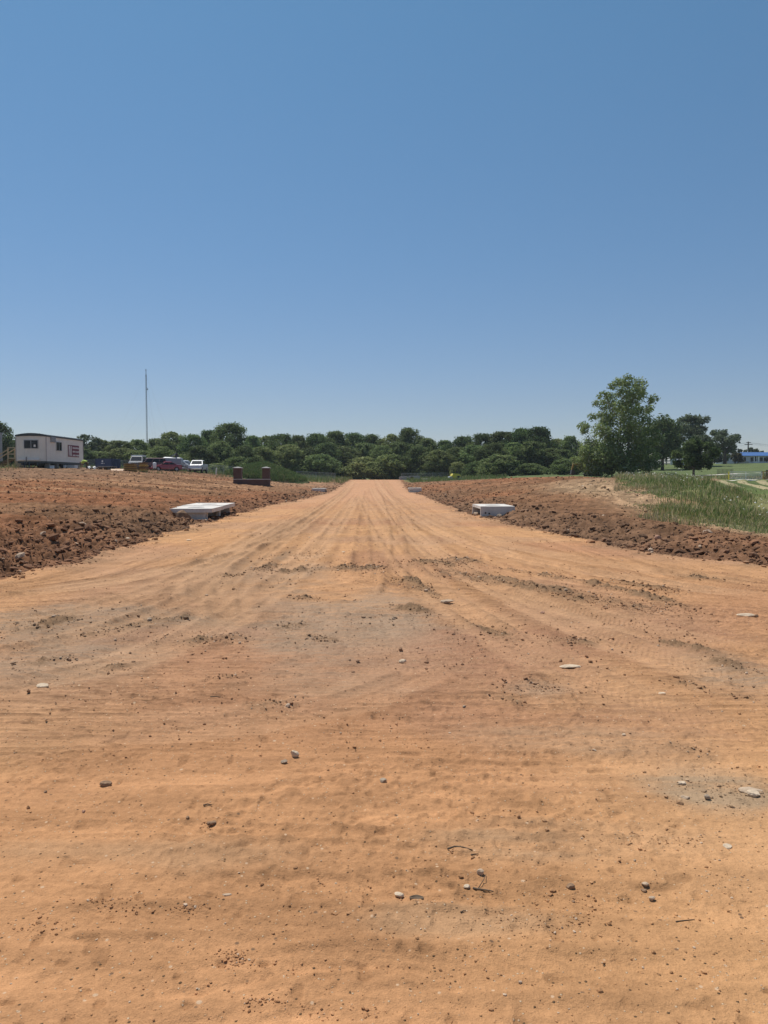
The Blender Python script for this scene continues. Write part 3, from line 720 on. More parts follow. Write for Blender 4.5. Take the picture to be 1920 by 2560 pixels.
def blades(name, x, y, h, w, pal, probs, label, cat, lean=.35, zoff=0.0, dry=None):
    z, _, _ = surface(x, y); n = len(x)
    a = rng.uniform(0, 6.283, n); bx, by = np.cos(a), np.sin(a)
    la = rng.uniform(0, 6.283, n); L = np.abs(rng.normal(0, lean, n)) * h
    lx, ly = np.cos(la) * L, np.sin(la) * L
    def P(t, ww):
        ex = lx * t ** 1.8; ey = ly * t ** 1.8
        return np.stack([x + ex + bx * ww, y + ey + by * ww, z + zoff + h * t * (1 - .12 * t)], -1)
    V = np.stack([P(0, -w), P(0, w), P(.5, w * .8), P(.5, -w * .8), P(1, w * .12), P(1, -w * .12)], 1).reshape(-1, 3)
    f = np.array([[0, 1, 2, 3], [3, 2, 4, 5]])
    F = (f[None] + (np.arange(n) * 6)[:, None, None]).reshape(-1, 4)
    col = np.array(pal)[rng.choice(len(pal), n, p=probs)] * rng.uniform(.75, 1.25, (n, 1))
    if dry is not None:
        m = rng.uniform(0, 1, n) < dry; col[m] = np.array((.50, .41, .23)) * rng.uniform(.6, 1.2, (int(m.sum()), 1))
    o = np_mesh(name, V, F, M['blade'], False, {'col': np.repeat(col, 6, 0)})
    return meta(o, label, cat, kind='stuff')
GPAL = [(.19, .245, .07), (.26, .30, .10), (.13, .185, .06), (.58, .47, .26), (.46, .36, .20)]
# tall weeds on the right
n = 330000
y = 15 * np.exp(rng.uniform(0, math.log(7.6), n)); x = rng.uniform(.30, .95, n) * y
gx = np.interp(y, *GX); e = x - gx + (vn(x * .35, y * .35, 5) - .5) * 3.0
dens = sstep(-2.4, 1.2, e) * (.26 + .9 * sstep(.35, .65, vn(x * .7, y * .7, 211)))
hay = (x > 14.2 + (y - 31) * .36 + (vn(x * .3, y * .3, 3) - .5) * 2.5) & (y > 31) & (y < 95)
keep = (rng.uniform(0, 1, n) < dens) & ~(hay & (rng.uniform(0, 1, n) > np.where(y < 50, .16, .015))) & (y < 106); x, y, e, hay = x[keep], y[keep], e[keep], hay[keep]; n = len(x)
h = np.where(hay, .28, 1.0) * (.10 + .62 * vn(x * .55, y * .55, 212) ** 1.6) * rng.uniform(.4, 1.2, n) * (.5 + .5 * sstep(-.5, 2, e)) * (1 + .55 * sstep(48, 75, y) * (x < .38 * y))
blades('tall_grass', x, y, h, .0035 + .00032 * y, GPAL, [.34, .24, .14, .18, .10], 'tall rough green and straw coloured grass growing on the right bank', 'grass', dry=np.clip(.05 + .55 * sstep(.5, .72, fbm(x * .3, y * .18, 213, 3)) + .45 * sstep(45, 75, y) * (x < .36 * y) + .35 * sstep(1.2, -1, e), 0, .9))
# feathery dry grass heads + white flower umbels in the weeds
n = 700
y = 20 * np.exp(rng.uniform(0, math.log(5), n)); x = rng.uniform(.30, .60, n) * y
keep = (x > np.interp(y, *GX) + 1.2) & ~((x > 13 + (y - 31) * .40) & (y > 31)); x, y = x[keep], y[keep]; n = len(x); z, _, _ = surface(x, y)
hh = rng.uniform(.45, .85, n); r = rng.uniform(.012, .03, n) + .0003 * y
ang = np.linspace(0, 2 * math.pi, 7)[:-1]
tilt = rng.normal(0, .35, (n, 2))
dx = r[:, None] * np.cos(ang); dy = r[:, None] * np.sin(ang)
ring = np.stack([x[:, None] + dx, y[:, None] + dy, (z + hh)[:, None] + dx * tilt[:, :1] + dy * tilt[:, 1:] - .006], -1)
top = np.stack([x, y, z + hh + .012], -1)[:, None]
V = np.concatenate([ring, top], 1).reshape(-1, 3)
f = np.array([[i, (i + 1) % 6, 6] for i in range(6)]); F = (f[None] + (np.arange(n) * 7)[:, None, None]).reshape(-1, 3)
meta(np_mesh('wildflowers', V, F, M['blade'], False, {'col': np.full((len(V), 3), (.72, .72, .66))}), 'small white wildflower heads dotted through the tall grass', 'flowers', kind='stuff')
# low growth: foot of the woods, around the trailer and vehicles
n = 26000
y = rng.uniform(119, 176, n); x = rng.uniform(-.52, .16, n) * y
keep = ((x < -6.6) & (y > 122)) | ((x > 4.5) & (y > 126)); x, y = x[keep], y[keep]; n = len(x)
blades('rough_grass', x, y, rng.uniform(.3, .95, n), .035, [(.14, .20, .065), (.20, .24, .085), (.34, .29, .16)], [.45, .35, .2], 'rough knee high grass along the foot of the woods', 'grass')
n = 6000
y = rng.uniform(74, 116, n); x = rng.uniform(-48, -22, n)
keep = ((x < -36.5) & (y < 82)) | ((vn(x * .4, y * .4, 221) > .62) & (x > -35) & (y > 96)); x, y = x[keep], y[keep]; n = len(x)
blades('grass_tufts', x, y, rng.uniform(.15, .6, n), .025, [(.20, .22, .08), (.40, .32, .17), (.15, .18, .065)], [.4, .35, .25], 'dry weeds growing round the site office and parked vehicles', 'grass')

# ------------------------------------------------------------------ trees
def leaf_cloud(seed, blobs, n, size, shades, up=.35, shell=(.62, 1.08), bright=0.0):
    """leaf sized faces spread through the given blobs (x, y, z, r) -> arrays"""
    r = np.random.default_rng(seed); B = np.array(blobs, float)
    w = B[:, 3] ** 2; k = r.choice(len(B), n, p=w / w.sum())
    dv = r.normal(0, 1, (n, 3)); dv[:, 2] += .25; dv /= np.linalg.norm(dv, axis=1, keepdims=True)
    rr = B[k, 3] * r.uniform(shell[0], shell[1], n) * (1 + .22 * np.sin(dv[:, 0] * 7 + k) * np.sin(dv[:, 1] * 6 + dv[:, 2] * 5 + 2 * k))
    P = B[k, :3] + dv * rr[:, None] * np.array([1, 1, .85])
    nrm = dv + r.normal(0, .75, (n, 3)); nrm[:, 2] += up; nrm /= np.linalg.norm(nrm, axis=1, keepdims=True)
    t = np.cross(nrm, r.normal(0, 1, (n, 3))); t /= np.linalg.norm(t, axis=1, keepdims=True); b = np.cross(nrm, t)
    s = size * np.exp(r.normal(0, .3, n))[:, None]
    V = np.stack([P - t * s, P + b * s * .55 + nrm * s * .12, P + t * s, P - b * s * .55 + nrm * s * .12], 1).reshape(-1, 3)
    F = np.arange(n * 4).reshape(-1, 4)
    sh = np.array(shades)
    bt = r.uniform(0, 1, len(B))                           # every clump has its own leaf tone
    c = sh[0] + (sh[1] - sh[0]) * np.clip(bt[k] * .7 + r.uniform(0, .3, n), 0, 1)[:, None]
    if bright:
        m = r.uniform(0, 1, n) < bright; c[m] = c[m] * .4 + np.array((.30, .33, .24)) * .6
    c = c * r.uniform(.75, 1.25, (n, 1))
    return V, F, np.repeat(c, 4, 0)
def limb_mesh(seed, H, rad0, spread, low, nl):
    r = random.Random(seed); mb = MB()
    top = (r.uniform(-.3, .3), r.uniform(-.3, .3), H * .8)
    pts = [(0, 0, -.3), (r.uniform(-.05, .05), 0, H * .15), (top[0] * .5, top[1] * .5, H * .45), top]
    mb.tube(pts, [rad0 * 1.25, rad0, rad0 * .65, rad0 * .15], 8)
    for i in range(nl):
        h = H * (low + (.72 - low) * i / max(1, nl - 1)); a = i * 2.4 + r.uniform(-.4, .4); L = spread * r.uniform(.6, .95) * (1 - .35 * i / nl)
        f = h / (H * .8); p0 = Vector((top[0] * f, top[1] * f, h)); up = r.uniform(.35, .8)
        p1 = p0 + Vector((math.cos(a) * L * .5, math.sin(a) * L * .5, L * .35 * up)); p2 = p0 + Vector((math.cos(a + .2) * L, math.sin(a + .2) * L, L * .8 * up))
        q = rad0 * (.42 - .25 * i / nl)
        mb.tube([p0, p1, p2], [q, q * .6, q * .15], 6)
        p3 = p1 + Vector((math.cos(a - .8) * L * .45, math.sin(a - .8) * L * .45, L * .35)); mb.tube([p1, p3], [q * .5, q * .12], 5)
    return mb
def dome_blobs(seed, H, W, z0, n, rb, conic=0.0):
    r = random.Random(seed); B = []
    for i in range(int(n * 1.6)):
        t = ((i % n) + .5) / n; z = z0 + (H - z0) * (t ** .8)
        e = math.sin(math.pi * min(1, .16 + .84 * (z - z0) / (H - z0)) ** (1 - .3 * conic)) ** .6 if z < H * .97 else .12
        a = i * 2.39996 + r.uniform(-.5, .5); small = i >= n
        q = W * .5 * max(.1, e) * math.sqrt(r.uniform(.25, 1)) * (1.12 if small else 1) * r.uniform(.8, 1.12) - rb * .35 * e
        rr = rb * r.uniform(.5, 1.4) * (1.1 - .5 * t) * (.5 if small else 1)
        if small: z = min(H * 1.04, z + r.uniform(-.2, .9))
        B.append((math.cos(a) * q + r.uniform(-.2, .2), math.sin(a) * q, min(z, H * (1.0 if small else .96) - rr * .75), rr))
    return B
DARK = ((.054, .098, .030), (.140, .200, .058)); MID = ((.075, .125, .036), (.180, .240, .074)); LITE = ((.108, .160, .046), (.235, .275, .094)); BLUE = ((.080, .120, .058), (.160, .205, .102))
VAR = {}
def variant(key, seed, W, z0, nb, rb, nleaf, leaf, shades, spread, trunk=.18, conic=0.0, low=.25, name='tree', bark='bark'):
    """unit tree, 10 m tall"""
    root = bpy.data.objects.new(name, None); COL.objects.link(root); root.empty_display_size = .5
    V, F, C = leaf_cloud(seed, dome_blobs(seed, 10, W, z0, int(nb * 1.5), rb * .82, conic), int(nleaf * 1.25), leaf * .92, shades, shell=(.45, 1.22))
    np_mesh('crown', V, F, M['leaf'], False, {'col': C}, root)
    limb_mesh(seed + 5, 10, trunk, spread, low, 7).build('trunk', M[bark], root, True)
    VAR[key] = [root, False, W]
variant('d1', 11, 8.5, .9, 46, 1.55, 12150, .20, DARK, 3.0)
variant('d2', 12, 7.2, .8, 42, 1.4, 11475, .20, MID, 2.6, conic=.3)
variant('d3', 13, 9.5, .7, 52, 1.6, 13500, .20, DARK, 3.4)
variant('d4', 14, 7.8, .8, 44, 1.35, 11475, .20, LITE, 2.8)
variant('d5', 15, 8.8, .6, 48, 1.5, 12150, .20, MID, 3.0, conic=.5)
variant('s1', 16, 14, .2, 40, 2.3, 7000, .34, MID, 3.5, name='shrub', trunk=.12)
variant('s2', 17, 12, .2, 36, 2.2, 6500, .34, LITE, 3.2, name='shrub', trunk=.12)
variant('thin', 18, 6.5, 1.5, 30, 1.0, 2600, .24, BLUE, 3.2, trunk=.14)
rt = random.Random(5)
def tree(u, vtop, Y, wpx, key, label, cat='tree', group=None, base=None):
    root, used, wx = VAR[key]
    x = (u - 960) / FPX * Y; zb = gzs(x, Y) if base is None else base
    H = EYE + Y * (HORIZON - vtop) / FPX - zb
    s = (wpx * 1.12 / FPX * Y / wx, wpx * 1.12 / FPX * Y / wx, H / 10.1)
    rz = rt.uniform(0, 6.28)
    if not used:
        o = root; o.location = (x, Y, zb); o.rotation_euler = (0, 0, rz); o.scale = s; VAR[key][1] = True
    else:
        o = copy_thing(root, (x, Y, zb), rz, s)
        for q in ('label', 'category', 'group'):
            if q in o: del o[q]
    return meta(o, label, cat, group)

WG = 'trees of the dense wood behind the site'
for a in [
    (-8, 1052, 150, 90, 'd3', 'tall dark tree rising behind the site office, leftmost in the wood'),
    (38, 1098, 165, 70, 'd1', 'lower dark tree seen between the grey trailer and the site office'),
    (92, 1081, 175, 60, 'd2', 'tree whose tip just shows above the roof of the site office'),
    (160, 1090, 170, 80, 'd4', 'tree peeping over the sign end of the site office roof'),
    (218, 1083, 158, 75, 'thin', 'thin scraggly tree with bare looking top right of the site office'),
    (252, 1096, 165, 75, 'd4', 'light green tree behind the blue dumpster, left half'),
    (300, 1099, 160, 80, 'd2', 'green tree behind the right end of the blue dumpster'),
    (345, 1097, 165, 80, 'd5', 'green tree below the radio mast, to its left'),
    (395, 1094, 170, 80, 'd1', 'green tree below the radio mast, to its right'),
    (432, 1076, 168, 80, 'd4', 'lighter tree standing above the grey covered trailer'),
    (485, 1083, 165, 80, 'd3', 'dark tree standing right behind the white pickup'),
    (527, 1073, 172, 75, 'd1', 'dark tree joining the left flank of the tallest tree in the wood'),
    (576, 1054, 168, 105, 'd3', 'tallest roundest dark tree of the left wood, behind the brick pillars'),
    (632, 1086, 165, 60, 'd2', 'narrow tree just right of the tallest dark tree'),
    (668, 1086, 176, 70, 'd4', 'light green tree behind the overgrown mound'),
    (705, 1082, 172, 80, 'd1', 'dark tree behind the right slope of the overgrown mound'),
    (745, 1086, 178, 75, 'd5', 'bushy tree right of the mound, behind the wire fence end'),
    (790, 1080, 182, 80, 'd3', 'dark broad tree left of the far end of the road'),
    (838, 1074, 185, 85, 'd2', 'pointed tree left of the road crest'),
    (886, 1079, 190, 85, 'd1', 'dark tree straight above the left edge of the road crest'),
    (932, 1083, 192, 85, 'd5', 'rounded tree straight above the middle of the road crest'),
    (978, 1081, 190, 75, 'd4', 'pale green tree above the right edge of the road crest'),
    (1022, 1066, 186, 75, 'd1', 'taller tree with a domed top behind the far concrete box'),
    (1068, 1092, 180, 75, 'd2', 'low tree in the dip right of the domed tree'),
    (1112, 1098, 178, 75, 'd5', 'low tree behind the yellow machine, to its left'),
    (1160, 1087, 178, 80, 'd3', 'dark tree behind the yellow machine, to its right'),
    (1208, 1081, 174, 85, 'd1', 'dark tree on the rising left shoulder of the right hand clump'),
    (1255, 1075, 172, 85, 'd2', 'tree in the middle of the right hand clump'),
    (1302, 1067, 170, 85, 'd3', 'tall dark tree near the top of the right hand clump'),
    (1345, 1064, 168, 85, 'd1', 'tallest tree of the right hand clump, above its right end'),
    (1392, 1094, 185, 70, 'd4', 'lower lighter tree between the clump and the big pale barked tree'),
    (1424, 1088, 180, 70, 'd5', 'round tree tucked behind the left side of the big tree')]:
    tree(*a, group=WG)
for a in [
    (255, 1128, 150, 110, 's2', 'broad light green shrub behind the blue dumpster'),
    (350, 1126, 150, 110, 's1', 'green shrub behind the silver van and the lumber stacks'),
    (455, 1135, 148, 90, 's1', 'shrub behind the grey covered trailer'),
    (545, 1158, 138, 55, 's2', 'small bright shrub beside the white pickup'),
    (600, 1140, 150, 80, 's1', 'shrub behind the left brick pillar'),
    (800, 1135, 165, 110, 's1', 'dark shrub filling the foot of the wood left of the road'),
    (905, 1142, 172, 110, 's2', 'lighter shrub at the foot of the wood over the road crest'),
    (975, 1135, 170, 100, 's1', 'shrub behind the far concrete box'),
    (1145, 1154, 160, 45, 's2', 'small light shrub directly behind the yellow machine'),
    (1070, 1145, 170, 100, 's1', 'shrub left of the yellow machine at the foot of the wood'),
    (1250, 1136, 148, 100, 's2', 'rounded bush standing out in front of the right hand clump'),
    (1320, 1158, 146, 80, 's1', 'low bush at the right foot of the rounded bush'),
    (1195, 1152, 158, 70, 's1', 'low dark bush between the yellow machine and the rounded bush'),
    (1415, 1146, 140, 85, 's1', 'bush behind the faded yellow boom')]:
    tree(*a, cat='shrub', group='shrubs at the foot of the wood')

for a in [
    (205, 1120, 146, 75, 'd2', 'short tree directly right of the sign end of the site office'),
    (310, 1118, 150, 80, 'd4', 'short pale tree behind the silver van roof rack'),
    (405, 1115, 148, 80, 'd5', 'short tree behind the maroon car'),
    (500, 1112, 150, 80, 'd2', 'middle height tree above the white pickup cab, in front of the dark ones'),
    (552, 1100, 155, 70, 'd4', 'paler tree at the left foot of the tallest dark tree'),
    (610, 1112, 152, 75, 'd5', 'middle height tree rising behind the space between the brick pillars'),
    (655, 1115, 158, 75, 'd2', 'middle height tree over the crest of the overgrown mound'),
    (725, 1108, 165, 80, 'd4', 'pale middle height tree right of the overgrown mound'),
    (768, 1118, 168, 75, 'd5', 'shorter tree over the far left concrete inlet'),
    (815, 1105, 172, 80, 'd1', 'shorter dark tree just left of the far end of the road'),
    (862, 1112, 176, 80, 'd4', 'shorter pale tree over the left corner of the road crest'),
    (910, 1104, 180, 80, 'd2', 'shorter tree in front of the middle of the wood over the road'),
    (955, 1112, 176, 80, 'd5', 'shorter tree over the right half of the road crest'),
    (1000, 1102, 174, 80, 'd2', 'shorter tree left of the domed tree, over the far concrete box'),
    (1048, 1114, 170, 80, 'd1', 'shorter dark tree over the pale concrete block'),
    (1095, 1122, 166, 75, 'd4', 'shortest pale tree in the dip of the wood, left of the yellow machine'),
    (1140, 1116, 168, 75, 'd5', 'short tree standing straight over the yellow machine'),
    (1185, 1110, 164, 80, 'd2', 'middle height tree in front of the left shoulder of the right clump'),
    (1232, 1106, 160, 80, 'd1', 'dark middle height tree over the rounded bush'),
    (1285, 1104, 160, 80, 'd5', 'middle height tree right of the rounded bush'),
    (1330, 1100, 158, 80, 'd2', 'middle height tree at the right foot of the right clump'),
    (1375, 1118, 160, 70, 'd4', 'short pale tree right of the right clump'),
    (1405, 1122, 158, 70, 'd2', 'short tree behind the faded yellow boom')]:
    tree(*a, group=WG)

def special_tree(name, u, Y, blobs_px, nleaf, leaf, shades, label, trunk_h, trunk_r, bright=0.0, bark='bark', zspread=3.0, seed=3, stems=1, group=None, shell=(.4, 1.1)):
    x0 = (u - 960) / FPX * Y; zb = gz(x0, Y); r = random.Random(seed)
    t = empty(name, label, 'tree', (x0, Y, zb), 0, group)
    B = []
    for (a, b, q) in blobs_px:
        p = px(a, b, Y); rr = q / FPX * Y
        B.append((p[0] - x0, r.uniform(-1, 1) * zspread, p[2] - zb, rr))
        B.append((p[0] - x0 + r.uniform(-.5, .5) * rr, r.uniform(-1, 1) * zspread, p[2] - zb - r.uniform(0, .4) * rr, rr * .8))
    V, F, C = leaf_cloud(seed, B, nleaf, leaf, shades, bright=bright, shell=shell)
    np_mesh('crown', V, F, M['leaf'], False, {'col': C}, t)
    mb = MB()
    H = max(b[2] for b in B)
    for s in range(stems):
        o = (s - (stems - 1) / 2) * .9
        mb.tube([(o, 0, -.3), (o * 1.1, 0, trunk_h), (o * 1.3, .1, H * .5), (o * 1.5 + .3, 0, H * .9)], [trunk_r * 1.3, trunk_r, trunk_r * .6, trunk_r * .12], 8)
    for i, b in enumerate(B[::2]):
        h = max(trunk_h * .9, min(H * .75, b[2] - abs(b[0]) * .9 - .8)); q = trunk_r * .35
        p0 = Vector((0, 0, h)); p2 = Vector((b[0], b[1], b[2])); p1 = (p0 + p2) / 2 + Vector((b[0] * .12, b[1] * .1, -.25))
        mb.tube([p0, p1, p2], [q, q * .65, q * .2], 5)
    mb.build('trunk', M[bark], t, True)
    return t
BIG = [(1530, 964, 12), (1557, 958, 16), (1585, 968, 17), (1600, 983, 13), (1545, 988, 20), (1575, 998, 22), (1500, 990, 9), (1497, 1006, 9), (1522, 1014, 18), (1552, 1028, 24),
       (1600, 1028, 17), (1618, 1003, 11), (1624, 1022, 11), (1490, 1040, 11), (1520, 1050, 22), (1560, 1062, 26), (1602, 1058, 18), (1466, 1064, 11), (1456, 1080, 9), (1490, 1080, 20),
       (1530, 1098, 28), (1580, 1098, 28), (1618, 1082, 15), (1630, 1100, 14), (1480, 1114, 22), (1606, 1128, 26), (1460, 1128, 14), (1500, 1143, 28), (1550, 1148, 32), (1598, 1156, 22),
       (1452, 1158, 16), (1480, 1164, 22), (1520, 1172, 18), (1622, 1160, 15), (1570, 1170, 18), (1440, 1150, 10), (1470, 1140, 16)]
special_tree('tall_tree', 1560, 106, [(a, b, q * 1.22) for a, b, q in BIG] + [(1500, 1120, 26), (1535, 1130, 30), (1580, 1135, 26), (1465, 1150, 20), (1515, 1160, 26), (1555, 1172, 22), (1610, 1172, 18), (1490, 1178, 12), (1640, 1140, 12)], 33000, .14, ((.100, .165, .046), (.215, .290, .092)), 'tallest tree in the photo, open leggy crown with pale flecked leaves on the right', 2.0, .22, bright=.13, bark='pale_bark', zspread=2.2, seed=31, stems=2)
special_tree('shade_tree', 1655, 165, [(1640, 1062, 22), (1665, 1068, 22), (1690, 1085, 16), (1620, 1080, 20), (1650, 1095, 30), (1680, 1110, 22), (1625, 1115, 25), (1655, 1130, 25), (1690, 1135, 14), (1610, 1140, 18)],
             9000, .24, DARK, 'broad dark shade tree just right of the tallest tree', 2.5, .3, zspread=4, seed=32)
special_tree('shade_tree', 1732, 182, [(1705, 1052, 12), (1725, 1048, 14), (1745, 1050, 14), (1762, 1050, 11), (1700, 1075, 18), (1730, 1075, 22), (1760, 1072, 14), (1768, 1085, 9), (1712, 1098, 18), (1742, 1100, 20), (1760, 1105, 12)],
             7500, .24, BLUE, 'tall feathery bluish tree behind the small round maple', 3, .3, zspread=4, seed=33, bright=.05)
special_tree('shade_tree', 1810, 205, [(1800, 1086, 12), (1818, 1084, 12), (1832, 1096, 11), (1790, 1098, 12), (1812, 1102, 16), (1838, 1112, 10), (1785, 1114, 10), (1800, 1120, 14), (1825, 1124, 13), (1838, 1128, 7)],
             5200, .25, BLUE, 'open tree with its dark stem showing, standing left of the blue roofed house', 3.5, .4, zspread=4, seed=34, bright=.05)
special_tree('maple', 1733, 112, [(1735, 1106, 15), (1715, 1118, 18), (1755, 1116, 18), (1735, 1128, 24), (1702, 1136, 14), (1770, 1132, 14), (1718, 1148, 20), (1755, 1148, 20), (1705, 1158, 12), (1768, 1156, 14), (1736, 1158, 18), (1725, 1168, 8), (1758, 1168, 8)],
             9000, .16, ((.056, .108, .026), (.130, .195, .052)), 'small round dark green maple standing alone on the lawn', 1.2, .16, zspread=2.2, seed=35)
special_tree('maple', 1836, 212, [(1832, 1138, 6), (1840, 1136, 7), (1846, 1144, 6), (1838, 1148, 7), (1850, 1152, 5)], 1500, .22, ((.06, .07, .025), (.11, .10, .04)), 'small brownish tree growing in front of the blue roofed house', 1.5, .15, zspread=1.2, seed=36)
special_tree('shade_tree', 1882, 290, [(1878, 1124, 5), (1870, 1130, 6), (1888, 1128, 6), (1898, 1132, 4)], 1500, .4, BLUE, 'far dark tree top showing above the blue roof', 3, .3, zspread=3, seed=37)
special_tree('shade_tree', 1612, 215, [(1600, 1135, 12), (1625, 1125, 12), (1650, 1128, 14), (1680, 1125, 12), (1700, 1130, 12), (1640, 1140, 10)], 4000, .3, DARK, 'dark trees of the far yard behind the open barn', 3, .3, zspread=3, seed=38)
special_tree('shade_tree', 1775, 235, [(1762, 1135, 12), (1785, 1138, 12), (1805, 1142, 10), (1775, 1148, 10), (1795, 1150, 8)], 3500, .3, DARK, 'dark tree in the far yard between the round maple and the house', 3, .3, zspread=3, seed=39)

# overgrown mound left of the road: earth heap + its cover
def build_mound():
    cx, cy = (668 - 960) / FPX * 118, 118.0; V = []; F = []; n = 60; m = 40
    for j in range(m + 1):
        for i in range(n + 1):
            a = (i / n - .5) * 2; b = (j / m - .5) * 2
            x = cx + a * 6.4; y = cy + b * 6.0
            q = 1 - min(1, math.hypot(a * (1.0 if a < 0 else .95), b))
            h = 2.75 * (q ** .62) * (1 - .25 * max(0, a)) if q > 0 else 0
            V.append((x, y, h))
    V = np.array(V); V[:, 2] = V[:, 2] * (.82 + .36 * fbm(V[:, 0] * .8, V[:, 1] * .8, 301, 3)) + zbase(V[:, 0], V[:, 1]) - .12
    idx = np.arange((m + 1) * (n + 1)).reshape(m + 1, n + 1)
    F = np.stack([idx[:-1, :-1], idx[:-1, 1:], idx[1:, 1:], idx[1:, :-1]], -1).reshape(-1, 4)
    c = np.array((.07, .095, .035)) + (np.array((.25, .17, .10)) - np.array((.07, .095, .035))) * sstep(.5, .75, fbm(V[:, 0] * .6, V[:, 1] * .6, 302, 3))[:, None]
    meta(np_mesh('earth_mound', V, F, M['turf'], True, {'col': c}), kind='structure')
    # grass blades over it
    k = 24000; a = rng.uniform(-1, 1, k); b = rng.uniform(-1, 1, k); q = 1 - np.hypot(a, b); kp = q > .03; a, b, q = a[kp], b[kp], q[kp]
    x = cx + a * 6.4; y = cy + b * 6.0; zz = 2.75 * q ** .62 * (1 - .25 * np.maximum(0, a)) * .95 - .1
    blades('mound_weeds', x, y, rng.uniform(.25, .8, len(x)), .035, [(.12, .19, .06), (.16, .22, .07), (.09, .145, .048), (.28, .26, .12)], [.4, .25, .22, .13], 'tall green weeds covering the earth mound behind the brick pillars', 'weeds', .4, zz)
build_mound()

# ------------------------------------------------------------------ site offices
def window(parent, name, c, w, h, axis, sash=True):
    """frame + panes; axis 'y': faces -y, 'x': faces +x; c = centre on the wall plane"""
    cx, cy, cz = c; t = .05; f = MB(); g = MB()
    def bx(mb, a0, a1, z0, z1, d0, d1):
        if axis == 'y': mb.box(cx + a0, cx + a1, cy - d1, cy - d0, cz + z0, cz + z1)
        else: mb.box(cx + d0, cx + d1, cy + a0, cy + a1, cz + z0, cz + z1)
    bx(f, -w / 2, w / 2, h / 2 - t, h / 2, 0, .05); bx(f, -w / 2, w / 2, -h / 2, -h / 2 + t, 0, .05)
    bx(f, -w / 2, -w / 2 + t, -h / 2 + t, h / 2 - t, 0, .05); bx(f, w / 2 - t, w / 2, -h / 2 + t, h / 2 - t, 0, .05)
    if sash: bx(f, -.03, .03, -h / 2 + t, h / 2 - t, 0, .045)
    fo = f.build(name, M['galv'], parent)
    bx(g, -w / 2 + t, (-.03 if sash else w / 2 - t), -h / 2 + t, h / 2 - t, .004, .02)
    if sash: bx(g, .03, w / 2 - t, -h / 2 + t, h / 2 - t, .004, .02)
    g.build('pane', M['glass'], fo)
    return fo

